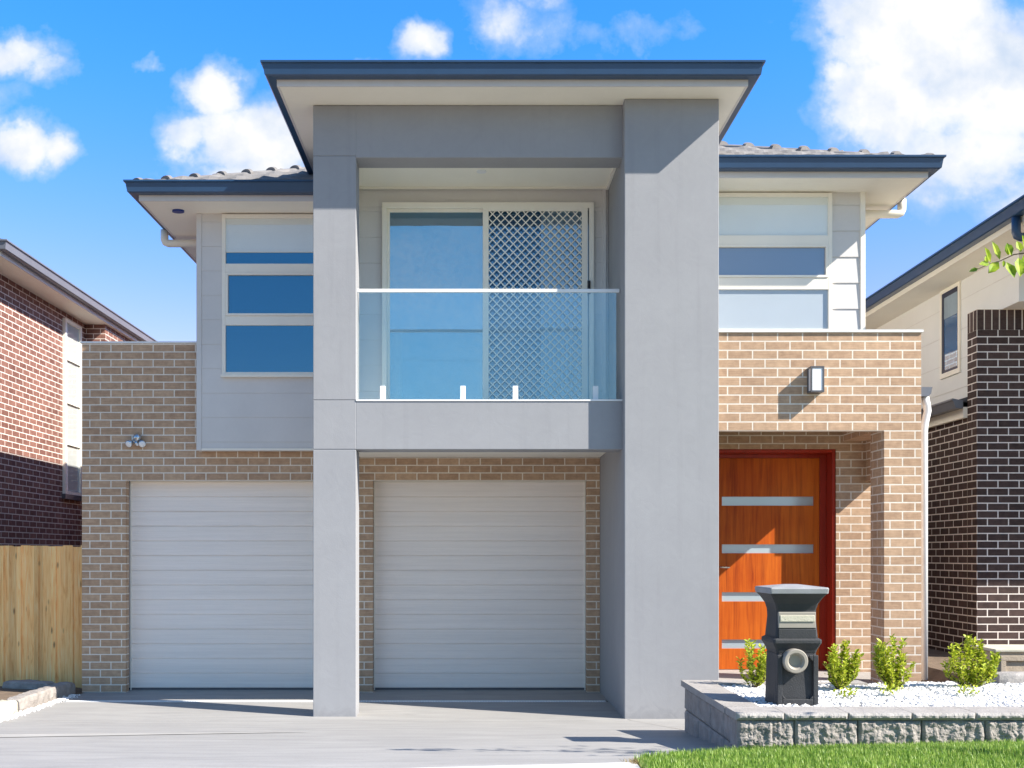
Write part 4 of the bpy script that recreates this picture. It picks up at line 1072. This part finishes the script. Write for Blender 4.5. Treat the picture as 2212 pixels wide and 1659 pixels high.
# ------------------------------------------------------------------ lawn
def lz_(x, y):
    return max(.288, .338-(y+3.87)*(-.02)*-1) if False else (.295+.022*max(0, x-1.7)+.06*max(0, min(1, (-3.3-y)/.57)) if y > -3.87 else .345+.022*max(0, x-1.7))
vs = []; fs = []
yl_ = [-9.1, -7, -5.5, -4.6, -4.2, -3.9, -3.7, -3.5, -3.30]
def lawn_l(y):
    return .97 if y < -3.84 else 1.70+(y+3.3)*1.45+.02
for y in yl_:
    for i in range(21): x = lawn_l(y)+(9-lawn_l(y))*(i/20)**1.5; vs.append((x, y, lz_(x, y)+.0))
fs = [(j*21+i, (j+1)*21+i, (j+1)*21+i+1, j*21+i+1) for j in range(len(yl_)-1) for i in range(20)]
lawn = raw('lawn_ground', vs, fs, M['grass_base']); tag(lawn, kind='structure')
vs = []; fs = []; r7 = random.Random(77)
n = 0
while n < 62000:
    y = -3.28-abs(r7.gauss(0, .9)) if n % 3 else r7.uniform(-5.2, -3.28)
    x = r7.uniform(.9, 5.2)
    if x < lawn_l(y)+r7.uniform(-.03, .05) or y < -5.6: continue
    z = lz_(x, y); h = r7.uniform(.022, .055); a = r7.uniform(0, 6.28); wv = r7.uniform(.0018, .0035)
    dx_, dy_ = math.cos(a), math.sin(a); ln = r7.uniform(-.5, .5)*h; b = len(vs)
    vs += [(x-dx_*wv, y-dy_*wv, z-.005), (x+dx_*wv, y+dy_*wv, z-.005), (x-dx_*wv*.8+dy_*ln*.4, y-dy_*wv*.8-dx_*ln*.4, z+h*.55), (x+dx_*wv*.8+dy_*ln*.4, y+dy_*wv*.8-dx_*ln*.4, z+h*.55), (x+dy_*ln, y-dx_*ln, z+h)]
    fs += [(b, b+1, b+3, b+2), (b+2, b+3, b+4)]; n += 1
gr = raw('grass', vs, fs, M['grass']); tag(gr, 'short bright green lawn grass in front of the block wall', 'grass', kind='stuff')
vs = []; fs = []
for n in range(1500):
    t = r7.random(); y = -3.30-.62*t; x = lawn_l(y)+r7.gauss(.0, .03)
    z = gz(0, y)+.008; a = r7.uniform(0, 6.28); L_ = r7.uniform(.015, .045); b = len(vs)
    vs += [(x, y, z), (x+.004, y, z), (x+math.cos(a)*L_, y+math.sin(a)*L_, z+r7.uniform(.002, .03))]; fs.append((b, b+1, b+2))
dg = raw('dry_grass', vs, fs, M['straw']); tag(dg, 'dry straw-coloured clippings along the lawn edge', 'dry grass', kind='stuff')

# ------------------------------------------------------------------ young street tree, one branch reaching into view
TR = thing('street_tree', 'leafy tree branch with bright green leaves reaching in at the right edge', 'tree', (4.7, -4.6, .36))
tb = MB(); tb.tube([(4.7, -4.6, .3), (4.68, -4.6, 1.4), (4.72, -4.58, 2.6), (4.66, -4.6, 3.6)], [.035, .03, .024, .012], 10)
tb.build('trunk', M['bark'], TR)
sT = 400.0; yT = F/sT-D0
def P(u, v, dy=0): return Vector((fx(u, sT), yT+dy, fz(v, sT)))
bp_ = [P(2104, 585), P(2135, 571), P(2162, 563), P(2190, 550), P(2225, 545), P(2290, 560), Vector((4.1, -4.5, 3.05)), Vector((4.7, -4.6, 2.6))]
mb = MB(); mb.tube(bp_, [.0012, .0018, .0024, .003, .004, .006, .009, .014], 7); mb.build('branch', M['bark'], TR)
vs = []; fs = []
def tl(u, v, du, dv, L=.075, W_=.034, dy=0, dyy=.3):
    d = Vector((du, dyy, -dv)); leaf_mesh(vs, fs, P(u, v, dy), d, L*1.25, W_*1.4, Vector((.1, -1, .4)))
for a in [(2113, 580, -1, .35, .045, .018), (2137, 570, -.8, .1, .06, .024), (2130, 572, .1, -1, .045, .018), (2140, 567, -.55, -.9, .075, .026), (2160, 562, -.35, -1, .09, .028), (2158, 566, -.9, .9, .07, .036), (2148, 570, -.7, .95, .05, .03),
          (2168, 562, .0, 1, .03, .014), (2174, 566, .25, 1, .085, .04), (2178, 552, -.1, -1, .055, .032), (2186, 552, -.55, -.75, .06, .036), (2200, 556, -.1, 1, .10, .044), (2215, 556, -.3, 1, .085, .042), (2205, 545, -.1, -1, .06, .03), (2220, 545, -.5, -1, .08, .034), (2235, 550, .3, -1, .08, .035), (2212, 550, .1, .8, .07, .036)]:
    tl(*a, dyy=rnd.uniform(-.5, .5))
r8 = random.Random(5)
for k in range(60):
    t = r8.random(); i0 = 4+int(t*3); p = bp_[i0].lerp(bp_[i0+1], r8.random())
    if p.x < 3.05: continue
    leaf_mesh(vs, fs, p+Vector((r8.uniform(-.03, .03), r8.uniform(-.05, .05), r8.uniform(-.03, .03))), Vector((r8.uniform(-1, 1), r8.uniform(-1, 1), r8.uniform(-1, 1))), .08, .036, Vector((0, -.5, 1)))
for k in range(70):
    p = Vector((4.66+r8.gauss(0, .15), -4.6+r8.gauss(0, .15), 3.4+r8.gauss(0, .2)))
    leaf_mesh(vs, fs, p, Vector((r8.uniform(-1, 1), r8.uniform(-1, 1), r8.uniform(-1, 1))), .08, .036, Vector((0, -.5, 1)))
raw('crown', vs, fs, M['tree_leaf'], TR)
